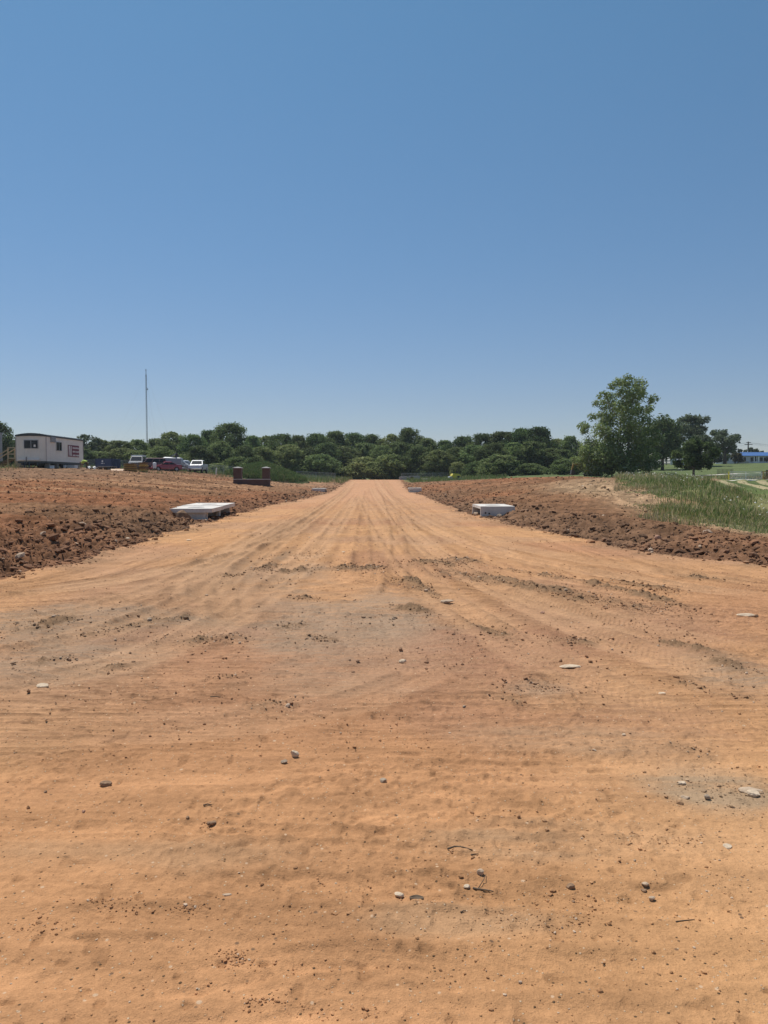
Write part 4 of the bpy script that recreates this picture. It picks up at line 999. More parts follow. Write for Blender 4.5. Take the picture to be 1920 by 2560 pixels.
def office():
    x0, x1, y0, y1 = -38.25, -35.08, 80.0, 89.8; zb, zt = 3.35, 5.98
    zg = gzs(-36.6, 84)
    T = empty('site_office', 'beige office trailer with dark roof edge and red and white sign on its side', 'office trailer', ((x0 + x1) / 2, y0, zg))
    ox, oy, oz = T.location
    def L(mb):
        mb.v = [(a - ox, b - oy, c - oz) for a, b, c in mb.v]; return mb
    b = MB(); b.box(x0 + .02, x1 - .02, y0 + .02, y1 - .02, zb, zt)
    b.prism_y([(x0 + .02, zt), (x1 - .02, zt), (x1 - .5, zt + .08), ((x0 + x1) / 2, zt + .13), (x0 + .5, zt + .08)], y0 + .03, y1 - .03)
    # siding ribs: standing seams on the end, flat panels on the side
    xx = x0 + .06
    while xx < x1 - .05:
        b.box(xx, xx + .035, y0 - .012, y0 + .02, zb + .02, zt - .02); xx += .155
    yy = y0 + .2
    while yy < y1 - .1:
        b.box(x1 - .02, x1 - .008, yy, yy + .02, zb + .02, zt - .02); yy += .4
    L(b).build('wall', M['ribs'], T)
    r = MB(); n = 10; top = []; bot = []
    for i in range(n + 1):
        q = i / n; a = x0 - .05 + (x1 - x0 + .1) * q; h = .20 * (1 - (2 * q - 1) ** 2)
        top.append((a, zt + .02 + h + .07)); bot.append((a, zt - .08 + h * .35))
    r.prism_y(top + bot[::-1], y0 - .05, y1 + .05)
    L(r).build('roof', M['dark_trim'], T)
    c = MB(); c.box(x0 - .02, x0 + .06, y0 - .02, y0 + .06, zb, zt - .1); c.box(x1 - .05, x1 + .015, y0 - .02, y0 + .05, zb, zt - .1); c.box(x1 - .05, x1 + .015, y1 - .05, y1 + .02, zb, zt - .1)
    L(c)
    for q in range(3):
        e = MB(); e.add(c.v[q * 8:q * 8 + 8], [tuple(i - q * 8 for i in f) for f in c.f[q * 6:q * 6 + 6]]); e.build('corner_trim', M['siding'], T)
    s = MB(); s.box(x0 + .1, x1 - .05, y0 + .1, y1 - .1, zb - .22, zb - .003); s.box(x0 + .7, x0 + .85, y0 - .4, y1 - .3, zb - .42, zb - .225); s.box(x1 - .85, x1 - .7, y0 - .4, y1 - .3, zb - .42, zb - .225)
    L(s).build('chassis', M['dark_trim'], T)
    hb = MB(); hb.box(x0 + .28, x1 - .68, y0 - .16, y0 - .05, 3.47, 3.61)
    L(hb).build('bumper_board', M['white'], T)
    h = MB(); h.bar((x0 + 1.15, y0 - .2, zg + .05), (x0 + 1.15, y0 - .2, 3.8), .06); h.bar((x0 + .98, y0 - .25, zg - .05), (x0 + .98, y0 - .1, zb - .1), .08); h.bar((x0 + 1.45, y0 - .25, zg - .05), (x0 + 1.45, y0 - .1, zb - .1), .08)
    L(h).build('hitch_jack', M['steel'], T)
    for yy in (84.6, 85.5):
        for xx in (x0 + .35, x1 - .35):
            w = MB(); w.tube([(xx - .11, yy, zg + .34), (xx + .11, yy, zg + .34)], .36, 16); L(w).build('wheel', M['rubber'], T)
    for yy in (81.2, 83.3, 87.2, 89.0):
        k = MB(); k.box(x1 - .75, x1 - .3, yy, yy + .4, zg - .1, zg + .42); L(k).build('support_block', M['old_concrete'], T)
    window(T, 'window', ((x0 + .88 + x0 + 2.32) / 2 - ox, y0 - .013 - oy, 5.10 - oz), 1.50, .90, 'y')
    nt_ = MB(); nt_.box(-.1, .1, -.004, .004, -.12, .12); p = nt_.build('paper_notice', M['white'], T); p.location = (x0 + 1.98 - ox, y0 - .045 - oy, 4.95 - oz)
    window(T, 'window', (x1 - ox, 83.1 - oy, 5.0 - oz), 1.35, .95, 'x')
    v = MB(); v.box(x1 - .01, x1 + .12, 81.0, 82.1, 5.38, 5.94)
    for i in range(5): v.box(x1 + .12, x1 + .14, 81.08, 82.02, 5.44 + i * .1, 5.48 + i * .1)
    L(v).build('vent_unit', M['greybox'], T)
    # the sign: a tall white letter between dark red borders, three rows of small white lettering
    g = MB(); g.box(x1 + .0, x1 + .03, 85.45, 88.5, 3.98, 5.28); so = L(g).build('sign', M['signred'], T)
    m = MB(); X = x1 + .033
    def sb(y0_, y1_, z0_, z1_): m.box(X - .003, X + .006, y0_, y1_, z0_, z1_)
    sb(85.62, 85.80, 4.08, 5.18); sb(86.18, 86.36, 4.08, 5.18)
    m.prism_x([(85.80, 5.18), (85.93, 5.18), (86.18, 4.08), (86.05, 4.08)], X - .003, X + .005)
    for z_, segs in ((4.98, ((86.68, 88.42),)), (4.56, ((86.68, 87.42), (87.55, 88.42))), (4.14, ((86.68, 87.5), (87.62, 88.42)))):
        for a, b_ in segs: sb(a, b_, z_ - .10, z_ + .10)
    L(m).build('lettering', M['white'], so)
    rr = random.Random(3)
    for z_ in (4.98, 4.56, 4.14):
        yy = 86.74; q = MB()
        q.box(X + .006, X + .008, 86.72, 88.34, z_ - .1, z_ - .092)
        while yy < 88.3:
            w = rr.choice((.09, .11, .12)); kind = rr.randrange(3)
            q.box(X + .006, X + .009, yy, yy + .03, z_ - .092, z_ + .085)
            if kind != 1: q.box(X + .006, X + .009, yy + .03, yy + w, z_ + .05, z_ + .085)
            if kind != 2: q.box(X + .006, X + .009, yy + .03, yy + w, z_ - .085, z_ - .05)
            yy += w + .06
        L(q).build('small_lettering', M['signred'], so)
office()
t = empty('site_office', 'plain grey office trailer cut off by the left picture edge', 'office trailer', (-46.2, 80, gzs(-46.2, 82)))
b = MB(); b.box(-1.6, 1.6, 0, 10, .8, 4.05)
for i in range(24): b.box(1.6, 1.615, .2 + i * .4, .23 + i * .4, .82, 4.0)
b.build('wall', M['grey_siding'], t)
b = MB(); b.prism_y([(-1.66, 4.0), (1.66, 4.0), (1.66, 4.1), (0, 4.25), (-1.66, 4.1)], -.05, 10.05); b.build('roof', M['greybox'], t)
b = MB(); b.box(-1.4, 1.4, .2, 9.8, .5, .797); b.build('chassis', M['dark_trim'], t)
for yy in (4.2, 5.2):
    w = MB(); w.tube([(1.1, yy, .34), (1.35, yy, .34)], .36, 14); w.build('wheel', M['rubber'], t)

zg = gzs(-39.3, 82)
t = empty('entry_stairs', 'raw lumber landing and stairs at the door side of the site office', 'stairs', (-38.3, 82, zg))
b = MB(); b.box(-1.85, -.05, 0, 1.7, .95, 1.03)
for i in range(12): b.box(-1.85, -.05, .01 + i * .142, .14 + i * .142, 1.033, 1.06)
b.build('platform', M['wood'], t)
for px_, py_ in ((-1.85, .02), (-.12, .02), (-1.85, 1.6), (-.12, 1.6)):
    b = MB(); b.box(px_, px_ + .1, py_, py_ + .1, -.2, 2.15 if px_ < -1 or py_ > 1 else 2.1); b.build('post', M['wood'], t)
for (p, q) in (((-1.8, .05, 2.12), (-.1, .05, 2.12)), ((-1.8, .05, 1.45), (-.1, .05, 1.45)), ((-1.8, 1.65, 2.12), (-.1, 1.65, 2.12)), ((-1.8, .3, 2.0), (-3.6, .3, .95)), ((-1.8, 1.5, 2.0), (-3.6, 1.5, .95))):
    b = MB(); b.bar(p, q, .05, .11); b.build('handrail', M['wood'], t)
b = MB(); b.box(-1.05, -.08, .06, .09, 0, 1.9); b.build('side_panel', M['wood'], t)
for k in range(5):
    b = MB(); b.box(-2.15 - k * .3, -1.87 - k * .3, .35, 1.45, .78 - k * .18, .82 - k * .18); b.build('tread', M['wood'], t)
for yy in (.35, 1.41):
    b = MB(); b.bar((-1.85, yy, .9), (-3.45, yy, -.05), .04, .22); b.build('stringer', M['brownwood'], t)

# ------------------------------------------------------------------ worker bending over
def skin(name, joints, edges, mat, parent, root=0, sub=2):
    me = bpy.data.meshes.new(name); me.from_pydata([j[:3] for j in joints], edges, []); me.update()
    me.materials.append(mat)
    o = bpy.data.objects.new(name, me); COL.objects.link(o); o.parent = parent
    sm = o.modifiers.new('skin', 'SKIN'); sm.use_smooth_shade = True
    for i, j in enumerate(joints):
        sv = me.skin_vertices[0].data[i]; r = j[3] if not isinstance(j[3], tuple) else None
        sv.radius = (j[3], j[3]) if r is not None else j[3]; sv.use_root = (i == root)
    s = o.modifiers.new('sub', 'SUBSURF'); s.levels = sub; s.render_levels = sub
    return o
zg = gz(-32.6, 84)
P_ = empty('person', 'worker in hi-vis yellow shirt and olive trousers bending over beside the office trailer', 'person', (-32.55, 84, zg + .02))
hip = (.16, 0, .80)
J = [(*hip, .13), (-.04, 0, .93, .125), (-.26, 0, .93, .14), (-.40, 0, .87, .11), (-.48, 0, .83, .055), (-.58, 0, .79, .085), (-.66, 0, .74, .075)]
E = [(0, 1), (1, 2), (2, 3), (3, 4), (4, 5), (5, 6)]
for s in (-1, 1):
    k = len(J)
    J += [(.14, s * .09, .72, .085), (.06, s * .11, .43, .062), (.14, s * .11, .09, .042), (.0, s * .12, .035, .036), (-.09, s * .12, .03, .028)]
    E += [(0, k), (k, k + 1), (k + 1, k + 2), (k + 2, k + 3), (k + 3, k + 4)]
    k = len(J)
    J += [(-.36, s * .17, .84, .062), (-.40, s * .22, .56, .042), (-.50, s * .16, .34, .03), (-.53, s * .15, .27, .034)]
    E += [(3, k), (k, k + 1), (k + 1, k + 2), (k + 2, k + 3)]
    for f in range(5):
        q = len(J); a = (f - 1.5) * .018
        if f < 4: J += [(-.55 + .3 * a, s * .15 + a, .215, .009), (-.535 + .3 * a, s * .15 + a, .175, .008), (-.52, s * .15 + a, .145, .007)]
        else: J += [(-.50, s * .12, .25, .010), (-.495, s * .10, .22, .009), (-.50, s * .10, .195, .008)]
        E += [(k + 3, q), (q, q + 1), (q + 1, q + 2)]
skin('body', J, E, M['skin'], P_)
J = [(.10, 0, .84, .15), (-.04, 0, .945, .15), (-.26, 0, .945, .165), (-.41, 0, .875, .12)]; E = [(0, 1), (1, 2), (2, 3)]
for s in (-1, 1):
    k = len(J); J += [(-.36, s * .17, .845, .08), (-.39, s * .21, .66, .07)]; E += [(3, k), (k, k + 1)]
skin('hi_vis_shirt', J, E, M['hivis'], P_, root=1)
J = [(.16, 0, .80, .155)]; E = []
for s in (-1, 1):
    k = len(J); J += [(.14, s * .095, .70, .105), (.06, s * .11, .43, .08), (.13, s * .11, .14, .07)]; E += [(0, k), (k, k + 1), (k + 1, k + 2)]
skin('trousers', J, E, M['trouser'], P_)
for s in (-1, 1): skin('boot', [(.14, s * .115, .16, .062), (.12, s * .115, .06, .06), (-.02, s * .12, .045, .05), (-.12, s * .12, .04, .04)], [(0, 1), (1, 2), (2, 3)], M['boot'], P_)
skin('hair', [(-.56, 0, .845, .07), (-.62, 0, .82, .075), (-.67, 0, .775, .05)], [(0, 1), (1, 2)], M['hair'], P_)

# ------------------------------------------------------------------ dumpster, lumber, debris
x0 = (240 - 960) / FPX * 118; zg = gzs(x0 + 1, 119)
t = empty('dumpster', 'dark blue ribbed steel dumpster with a white emblem, behind the boards', 'dumpster', (x0 + 1.23, 118, zg))
H = EYE + 118 * (HORIZON - 1147) / FPX - zg; W = 1.23
b = MB(); b.box(-W, W, 0, .06, .12, H); b.box(-W, W, 3.9, 3.96, .12, H); b.box(-W, -W + .06, .06, 3.9, .12, H); b.box(W - .06, W, .06, 3.9, .12, H); b.box(-W + .06, W - .06, .06, 3.9, .12, .2)
b.build('bin', M['navy'], t)
b = MB(); b.box(-W - .05, W + .05, -.05, .0, H - .1, H + .02); b.box(W, W + .06, 0, 4.0, H - .1, H + .02); b.box(-W - .06, -W, 0, 4.0, H - .1, H + .02); b.build('rim', M['navy'], t)
for i in range(7):
    b = MB(); b.box(W, W + .09, .1 + i * .6, .2 + i * .6, .12, H - .1); b.build('rib', M['navy'], t)
for i in range(3):
    b = MB(); b.box(-W + i * (W - .04), -W + i * (W - .04) + .08, -.05, 0, .12, H - .1); b.build('rib', M['navy'], t)
for a_ in (-W + .1, W - .25):
    b = MB(); b.box(a_, a_ + .15, .2, 3.7, -.03, .12); b.build('skid', M['steel'], t)
b = MB(); ring = [(-.13 + .17 * math.cos(k * math.pi / 8), H - .38 + .17 * math.sin(k * math.pi / 8)) for k in range(16)]
b.prism_y(ring, -.012, -.002); b.box(-.36, .14, -.012, -.002, H - .78, H - .66); b.build('emblem', M['white'], t)

def stack(name, label, u0, u1, Y, vtop, dep, layers, mat):
    x0 = (u0 - 960) / FPX * Y; x1 = (u1 - 960) / FPX * Y; zg = gzs((x0 + x1) / 2, Y + dep / 2) - .02
    H = EYE + Y * (HORIZON - vtop) / FPX - zg; r = random.Random(u0)
    t = empty(name, label, 'lumber stack', ((x0 + x1) / 2, Y, zg)); w = (x1 - x0) / 2
    for j in range(3):
        b = MB(); b.box(-w + .05, w - .05, .1 + j * (dep - .3) / 2, .2 + j * (dep - .3) / 2, -.05, .09); b.build('bearer', M['brownwood'], t)
    h = (H - .09) / layers
    for k in range(layers):
        a = r.uniform(-.03, .03); c_ = r.uniform(-.03, .03)
        b = MB(); b.box(-w + a, w + a, c_, dep + c_, .092 + k * h, .092 + k * h + h * .62)
        if k < layers - 1: b.box(-w + .12 + a, w - .12 + a, c_ + .12, dep + c_ - .12, .092 + k * h + h * .62, .092 + (k + 1) * h)
        b.build('panel', mat if k % 2 == 0 else M['formshade'], t)  # every other panel carries the gap shadow in its colour
stack('lumber_stack', 'nearer stack of ochre form panels, nine layers high', 310, 334, 97, 1158.5, 1.75, 9, M['formyellow'])
stack('lumber_stack', 'farther ochre lumber stack in front of the maroon car', 347, 363, 102, 1153.5, 1.6, 4, M['formyellow'])
def board(name, label, cat, p, q, w, th, mat, rz=0):
    o = MB(); p = Vector(p); q = Vector(q); c = (p + q) / 2
    o.bar(p - c, q - c, w, th); ob = o.build(name, mat); ob.location = c; return meta(ob, label, cat)
# low grey deck of weathered boards on blocks
Y = 96; x0 = (241 - 960) / FPX * Y; x1 = (285 - 960) / FPX * Y; zg = gzs((x0 + x1) / 2, Y)
t = empty('board_pile', 'low pile of weathered grey boards on brown crates, in front of the blue dumpster', 'board pile', ((x0 + x1) / 2, Y, zg)); w = (x1 - x0) / 2
zt_ = EYE + Y * (HORIZON - 1166.5) / FPX - zg
rr = random.Random(4)
for k in range(6):
    b = MB(); b.obox((rr.uniform(-.15, .15), .1 + k * .24, zt_ + rr.uniform(-.05, .05)), (2 * w * rr.uniform(.8, 1.05), .22, .05), Euler((0, rr.uniform(-.05, .03), rr.uniform(-.08, .08))).to_matrix()); b.build('board', M['oldwood'], t)
for k, (a, c_, ww) in enumerate(((-.75, .2, .5), (-.1, .5, .42), (.45, .15, .35), (.8, .6, .2))):
    b = MB(); b.box(a - ww / 2, a + ww / 2, c_ - .05, c_ + .45, -.05, zt_ - .03)
    for i in range(3): b.box(a - ww / 2 - .012, a + ww / 2 + .012, c_ - .07, c_ - .05, .02 + i * .16, .12 + i * .16)
    b.build('crate', M['brownwood'] if k < 2 else M['steel'], t)
# crumpled white sheet over scrap
def tarp():
    Y = 90; xc = (233 - 960) / FPX * Y; zg = gzs(xc, Y); n = 16; V = []; F = []
    for j in range(n + 1):
        for i in range(n + 1):
            a = i / n * 2 - 1; b_ = j / n * 2 - 1
            h = .34 + .12 * math.sin(a * 5 + .6) - .16 * math.exp(-((a + .1) / .35) ** 2) + .1 * math.sin(b_ * 4 + a * 2) * .5 - .25 * max(0, abs(b_) - .6)
            V.append((a * .52, b_ * .5, h))
    idx = np.arange((n + 1) ** 2).reshape(n + 1, n + 1)
    F = np.stack([idx[:-1, :-1], idx[:-1, 1:], idx[1:, 1:], idx[1:, :-1]], -1).reshape(-1, 4)
    o = np_mesh('tarp', np.array(V), F, M['tarp'], True); o.location = (xc, Y, zg)
    s = o.modifiers.new('solid', 'SOLIDIFY'); s.thickness = .01
    meta(o, 'crumpled white plastic sheet lying over scrap between the worker and the grey boards', 'sheet')
    t = empty('scrap_pile', 'heap of dark brown scrap boards under the white plastic sheet', 'scrap pile', (xc, Y, zg)); r = random.Random(9)
    for k in range(8):
        b = MB(); b.obox((r.uniform(-.25, .25), r.uniform(-.3, .3), .02 + k * .035), (r.uniform(.7, 1.15), .16, .035), Euler((r.uniform(-.04, .04), r.uniform(-.05, .05), r.uniform(-.5, .5))).to_matrix()); b.build('board', M['brownwood'] if k % 3 else M['oldwood'], t)
tarp()
Y = 95; zg = gzs((292 - 960) / FPX * Y, Y)
t = empty('plywood_sheets', 'pale plywood sheets lying tilted left of the ochre stack', 'plywood', ((292 - 960) / FPX * Y, Y, zg))
for k, (a, c_, tl) in enumerate(((0, 0, .42), (.08, -.12, .36), (-.12, -.22, .30))):
    b = MB(); b.obox((a, c_, .14 + .035 * (2 - k) - .02), (1.62 - .15 * k, .75, .022), Euler((tl, .02 * k, .04 * k)).to_matrix()); b.build('sheet', M['ply'], t)
xb = (172 - 960) / FPX * 84
b = MB(); b.bar((-1.3, 0, .10), (1.3, .4, .04), .14, .04); o = b.build('plank', M['wood']); o.location = (-36.1, 78.6, gzs(-36.1, 78.6)); meta(o, 'long pale plank lying on the dirt in front of the site office', 'plank')
for k, (u, w_, h_, lb) in enumerate(((128, .35, .28, 'small white bucket like box under the office trailer, near its front end'), (160, .22, .35, 'narrow white block under the middle of the office trailer'), (178, .95, .36, 'wide white box under the sign end of the office trailer'))):
    Y = 35.0 * FPX / (960 - u) + .0; xx = -34.7
    b = MB(); b.box(-w_ / 2, w_ / 2, -w_ / 2, w_ / 2, -.05, h_); b.box(-w_ / 2 - .02, w_ / 2 + .02, -w_ / 2 - .02, w_ / 2 + .02, h_, h_ + .04)
    o = b.build('storage_box', M['white'], bevel=.015); o.location = (xx - .15, Y, gzs(xx, Y)); meta(o, lb, 'box')
Y = 107; xx = (387.5 - 960) / FPX * Y
b = MB(); b.tube([(0, 0, .02), (0, 0, .1), (0, 0, .8), (0, 0, .88)], [.2, .24, .24, .2], 16); b.tube([(0, 0, .88), (0, 0, .93)], .06, 8)
o = b.build('plastic_drum', M['white'], smooth=True); o.location = (xx, Y, gzs(xx, Y) + .35); meta(o, 'white plastic drum standing between the maroon and the dark red cars', 'drum')
b = MB(); b.box(-.35, .35, -.35, .35, -.4, .0)
for i in range(3): b.box(-.37, .37, -.37, -.35, -.36 + i * .12, -.28 + i * .12)
o = b.build('crate', M['brownwood']); o.location = (xx, Y, gzs(xx, Y) + .35); meta(o, 'brown wooden crate carrying the white plastic drum', 'crate')

# ------------------------------------------------------------------ vehicles
def arch(yc, r, z0, n=7):
    return [(yc - r * math.cos(math.pi * k / (n - 1)), z0 + r * math.sin(math.pi * k / (n - 1)) * 1.0) for k in range(n)]
def vehicle(name, label, cat, loc, rz, W, low, cab, paint, wheels, wr, roofmat=None, door_open=False, glass_side=((.04, .48), (.52, .96)), grille=True):
    """nose towards local -y. low: (y, z) outline of the lower body above the sills; cab: y0b,y0t,y1t,y1b,z_belt,z_roof"""
    t = empty(name, label, cat, loc, rz); hw = W / 2; y_front, y_back = low[0][0], low[-1][0]
    sill = low[0][1]
    poly = list(low)
    bot = []
    for yc in sorted(wheels, reverse=True):
        bot += arch(yc, wr * 1.16, sill)[::-1]
    poly = poly + bot
    b = MB()
    ins = .05
    b.loft([[(-hw, y, z) if z < cab[4] - .12 else (-hw + ins, y, z) for y, z in poly], [(hw, y, z) if z < cab[4] - .12 else (hw - ins, y, z) for y, z in poly]])
    b.build('body', paint, t, bevel=.03)
    y0b, y0t, y1t, y1b, zb, zr = cab; cw, ct = hw - .06, hw - .2
    c = MB(); c.loft([[(-cw, y0b, zb), (cw, y0b, zb), (cw, y1b, zb), (-cw, y1b, zb)], [(-ct, y0t, zr - .06), (ct, y0t, zr - .06), (ct, y1t, zr - .06), (-ct, y1t, zr - .06)],
                      [(-ct + .1, y0t + .12, zr), (ct - .1, y0t + .12, zr), (ct - .1, y1t - .08, zr), (-ct + .1, y1t - .08, zr)]])
    c.build('cab', roofmat or paint, t, bevel=.02)
    def strip(pts, off, nm, mat):
        pts = [Vector(p) for p in pts]; nrm = (pts[1] - pts[0]).cross(pts[2] - pts[0]).normalized()
        ctr = sum(pts, Vector()) / 4
        if nrm.dot(ctr - Vector((0, (y0b + y1b) / 2, zb + .2))) < 0: nrm = -nrm
        m = MB(); m.loft([[p - nrm * .01 for p in pts], [p + nrm * off for p in pts]]); return m.build(nm, mat, t)
    def lerp(a, b_, q): return tuple(a[i] + (b_[i] - a[i]) * q for i in range(3))
    def quad(bl, br, tr, tl, f=(.06, .94, .10, .92)):
        def at(s_, q): return lerp(lerp(bl, br, s_), lerp(tl, tr, s_), q)
        return [at(f[0], f[2]), at(f[1], f[2]), at(f[1], f[3]), at(f[0], f[3])]
    zt = zr - .06
    strip(quad((-cw, y0b, zb), (cw, y0b, zb), (ct, y0t, zt), (-ct, y0t, zt)), .008, 'windshield', M['glass'])
    strip(quad((-cw, y1b, zb), (cw, y1b, zb), (ct, y1t, zt), (-ct, y1t, zt), (.1, .9, .2, .88)), .008, 'rear_window', M['glass'])
    for s in (-1, 1):
        for a, e in glass_side:
            f0 = (a, e, .1, .9)
            strip(quad((s * cw, y0b + .1, zb), (s * cw, y1b - .05, zb), (s * ct, y1t - .02, zt), (s * ct, y0t + .05, zt), f0), .008, 'side_window', M['glass'])
        for yc in wheels:
            w = MB(); w.tube([(s * (hw - .24), yc, wr), (s * (hw - .22), yc, wr), (s * (hw - .03), yc, wr), (s * (hw - .01), yc, wr)], [wr * .9, wr, wr, wr * .9], 20)
            wo = w.build('wheel', M['rubber'], t)
            q = MB(); q.tube([(s * (hw - .012), yc, wr), (s * (hw + .008), yc, wr)], [wr * .62, wr * .55], 14); q.build('rim', M['galv'], wo)
        m = MB(); m.obox((s * (hw + .1), y0b + .25, zb + .12), (.2, .1, .17)); m.build('mirror', M['plastic'], t, bevel=.02)
        hd = MB(); hz = low[1][1] + (low[2][1] - low[1][1]) * .62
        hd.box(min(s * (hw - .42), s * (hw - .06)), max(s * (hw - .42), s * (hw - .06)), y_front - .045, y_front + .05, hz - .11, hz + .08); hd.build('headlight', M['lamp'], t, bevel=.015)
    if grille:
        g = MB(); hz = low[1][1] + (low[2][1] - low[1][1]) * .6
        for s in (-1, 1):
            g.box(min(s * .05, s * (hw - .46)), max(s * .05, s * (hw - .46)), y_front - .04, y_front + .04, hz + .01, hz + .15)
            g.box(min(s * .05, s * (hw - .46)), max(s * .05, s * (hw - .46)), y_front - .04, y_front + .04, hz - .19, hz - .02)
        g.build('grille', M['plastic'], t)
    bp = MB(); bp.box(-hw + .03, hw - .03, y_front - .13, y_front + .05, sill - .02, sill + .2); bp.build('front_bumper', M['chrome'] if door_open else paint, t, bevel=.03)
    rb = MB(); rb.box(-hw + .06, hw - .06, y_back - .05, y_back + .1, sill - .02, sill + .18); rb.build('rear_bumper', M['steel'], t, bevel=.02)
    un = MB(); un.box(-hw + .3, hw - .3, y_front + .2, y_back - .2, sill - .16, sill - .003); un.build('underbody', M['steel'], t)
    if door_open:
        d = MB(); a = Vector((-hw, y0b + .25, 0)); 
        def dp(u_, z_): return (-hw - .03 - .86 * u_, y0b + .30 + .30 * u_, z_)
        frame = [(0, .62), (1, .62), (1, 1.2), (.98, 1.25), (.8, 1.72), (.2, 1.72), (0, 1.25)]
        hole = [(.12, 1.28), (.86, 1.28), (.74, 1.63), (.26, 1.63)]
        def slab(pl): d.loft([[dp(*p) for p in pl], [Vector(dp(*p)) + Vector((.02, .07, 0)) for p in pl]])
        slab([(0, .6), (1, .6), (1, 1.24), (0, 1.24)]); slab([(.0, 1.245), (.12, 1.245), (.3, 1.72), (.2, 1.72)]); slab([(.88, 1.245), (1, 1.245), (.82, 1.72), (.72, 1.72)]); slab([(.29, 1.64), (.725, 1.64), (.725, 1.72), (.305, 1.72)])
        d.build('door', paint, t)
    return t
PICK = [(-2.85, .52), (-2.92, .62), (-2.88, 1.12), (-1.5, 1.24), (.95, 1.24), (.98, 1.34), (2.85, 1.34), (2.88, .55)]
xp = (496 - 960) / FPX * 116.5
vehicle('pickup_truck', 'white crew cab pickup facing the camera with its passenger door open', 'pickup truck', (xp, 116.6, gzs(xp, 116.6)), rad(3), 1.98, PICK, (-1.5, -.75, .75, .98, 1.24, 1.93), M['carwhite'], (-1.85, 1.85), .41, door_open=True)
xp = (452 - 960) / FPX * 124
vehicle('pickup_truck', 'second white pickup, mostly hidden behind the grey covered trailer', 'pickup truck', (xp, 125, gzs(xp, 125)), rad(70), 1.95, PICK, (-1.5, -.75, .55, .8, 1.24, 1.88), M['carwhite'], (-1.85, 1.85), .4)
SED = [(-2.2, .3), (-2.27, .42), (-2.2, .74), (-1.0, .93), (1.35, .97), (2.15, .95), (2.2, .35)]
xp = (411 - 960) / FPX * 109
vehicle('car', 'dark red car parked nose left between the drum and the white pickup', 'car', (xp, 109.5, gzs(xp, 109) - .02), rad(-52), 1.82, SED, (-1.0, -.25, .75, 1.5, .94, 1.40), M['carred'], (-1.35, 1.35), .33)
SUV = [(-2.25, .45), (-2.33, .6), (-2.25, .98), (-1.15, 1.08), (2.25, 1.1), (2.3, .5)]
xp = (368 - 960) / FPX * 108
vehicle('car', 'maroon car with dark windows behind the farther lumber stack', 'car', (xp, 109.5, gzs(xp, 109)), rad(-62), 1.88, SUV, (-1.15, -.5, 1.95, 2.2, 1.08, 1.78), M['maroon'], (-1.42, 1.4), .37, glass_side=((.03, .33), (.36, .66), (.69, .97)))
VAN = [(-2.4, .45), (-2.5, .6), (-2.42, 1.05), (-1.75, 1.2), (2.4, 1.2), (2.42, .5)]
xp = (335 - 960) / FPX * 107
vn_o = vehicle('van', 'silver van facing the camera behind the nearer ochre stack, white roof rack', 'van', (xp, 109, gzs(xp, 108)), rad(8), 1.9, VAN, (-1.75, -.95, 2.2, 2.38, 1.2, 1.98), M['silver'], (-1.55, 1.5), .37, glass_side=((.05, .3), (.34, .62), (.66, .95)))
b = MB()
for yy in (-.6, .5, 1.6): b.bar((-.85, yy, 2.1), (.85, yy, 2.1), .06, .05)
for s in (-.8, .8): b.bar((s, -.8, 2.06), (s, 1.8, 2.06), .05, .05); b.bar((s, -.6, 1.97), (s, -.6, 2.1), .05); b.bar((s, 1.6, 1.97), (s, 1.6, 2.1), .05)
b.build('roof_rack', M['white'], vn_o)

# grey covered trailer with a tilted panel and black equipment on top
Y = 113; xp = (430 - 960) / FPX * Y; zg = gzs(xp, Y)
t = empty('equipment_trailer', 'grey box trailer on a dark chassis with a tilted panel on its roof', 'trailer', (xp, Y, zg), rad(6))
b = MB(); b.loft([[(-1.38, 0, .85), (1.38, 0, .85), (1.38, 2.4, .85), (-1.38, 2.4, .85)], [(-1.42, 0, 1.3), (1.42, 0, 1.3), (1.42, 2.4, 1.3), (-1.42, 2.4, 1.3)], [(-1.28, .05, 1.95), (1.30, .05, 1.9), (1.30, 2.35, 1.9), (-1.28, 2.35, 1.95)], [(-1.05, .3, 2.08), (1.1, .3, 2.0), (1.1, 2.1, 2.0), (-1.05, 2.1, 2.08)]])
b.build('box_body', M['greybox'], t, bevel=.05)
b = MB(); b.box(-1.4, 1.4, .1, .18, .62, .84); b.box(-1.4, 1.4, 2.1, 2.18, .62, .84)
for k in (-1.3, -.4, .5, 1.3): b.box(k - .05, k + .05, .18, 2.1, .66, .8)
b.bar((1.4, .6, .7), (2.2, 1.1, .6), .1); b.bar((1.4, 1.7, .7), (2.2, 1.2, .6), .1); b.build('chassis', M['steel'], t)
for k in (-.5, .35):
    for yy in (.02, 2.18):
        w = MB(); w.tube([(k, yy, .36), (k, yy + .2, .36)], .36, 16); wo = w.build('wheel', M['rubber'], t)
        w = MB(); w.tube([(k, yy - .01, .36), (k, yy + .0, .36)], .18, 10); w.build('rim', M['galv'], wo)
b = MB(); b.obox((.05, 1.0, 2.30), (1.25, 1.3, .05), Euler((0, rad(-33), 0)).to_matrix()); b.build('tilted_panel', M['galv'], t)
b = MB(); b.box(.42, .85, .5, 1.2, 2.0, 2.45); b.box(.5, .76, .6, 1.0, 2.45, 2.6); b.bar((.6, .8, 2.55), (.6, .8, 2.72), .3, .2); b.build('black_equipment', M['plastic'], t)
b = MB(); b.box(-1.25, -.6, -.02, .0, 1.0, 1.12); b.box(.3, 1.3, -.02, .0, .9, .98); b.build('side_marking', M['white'], t)

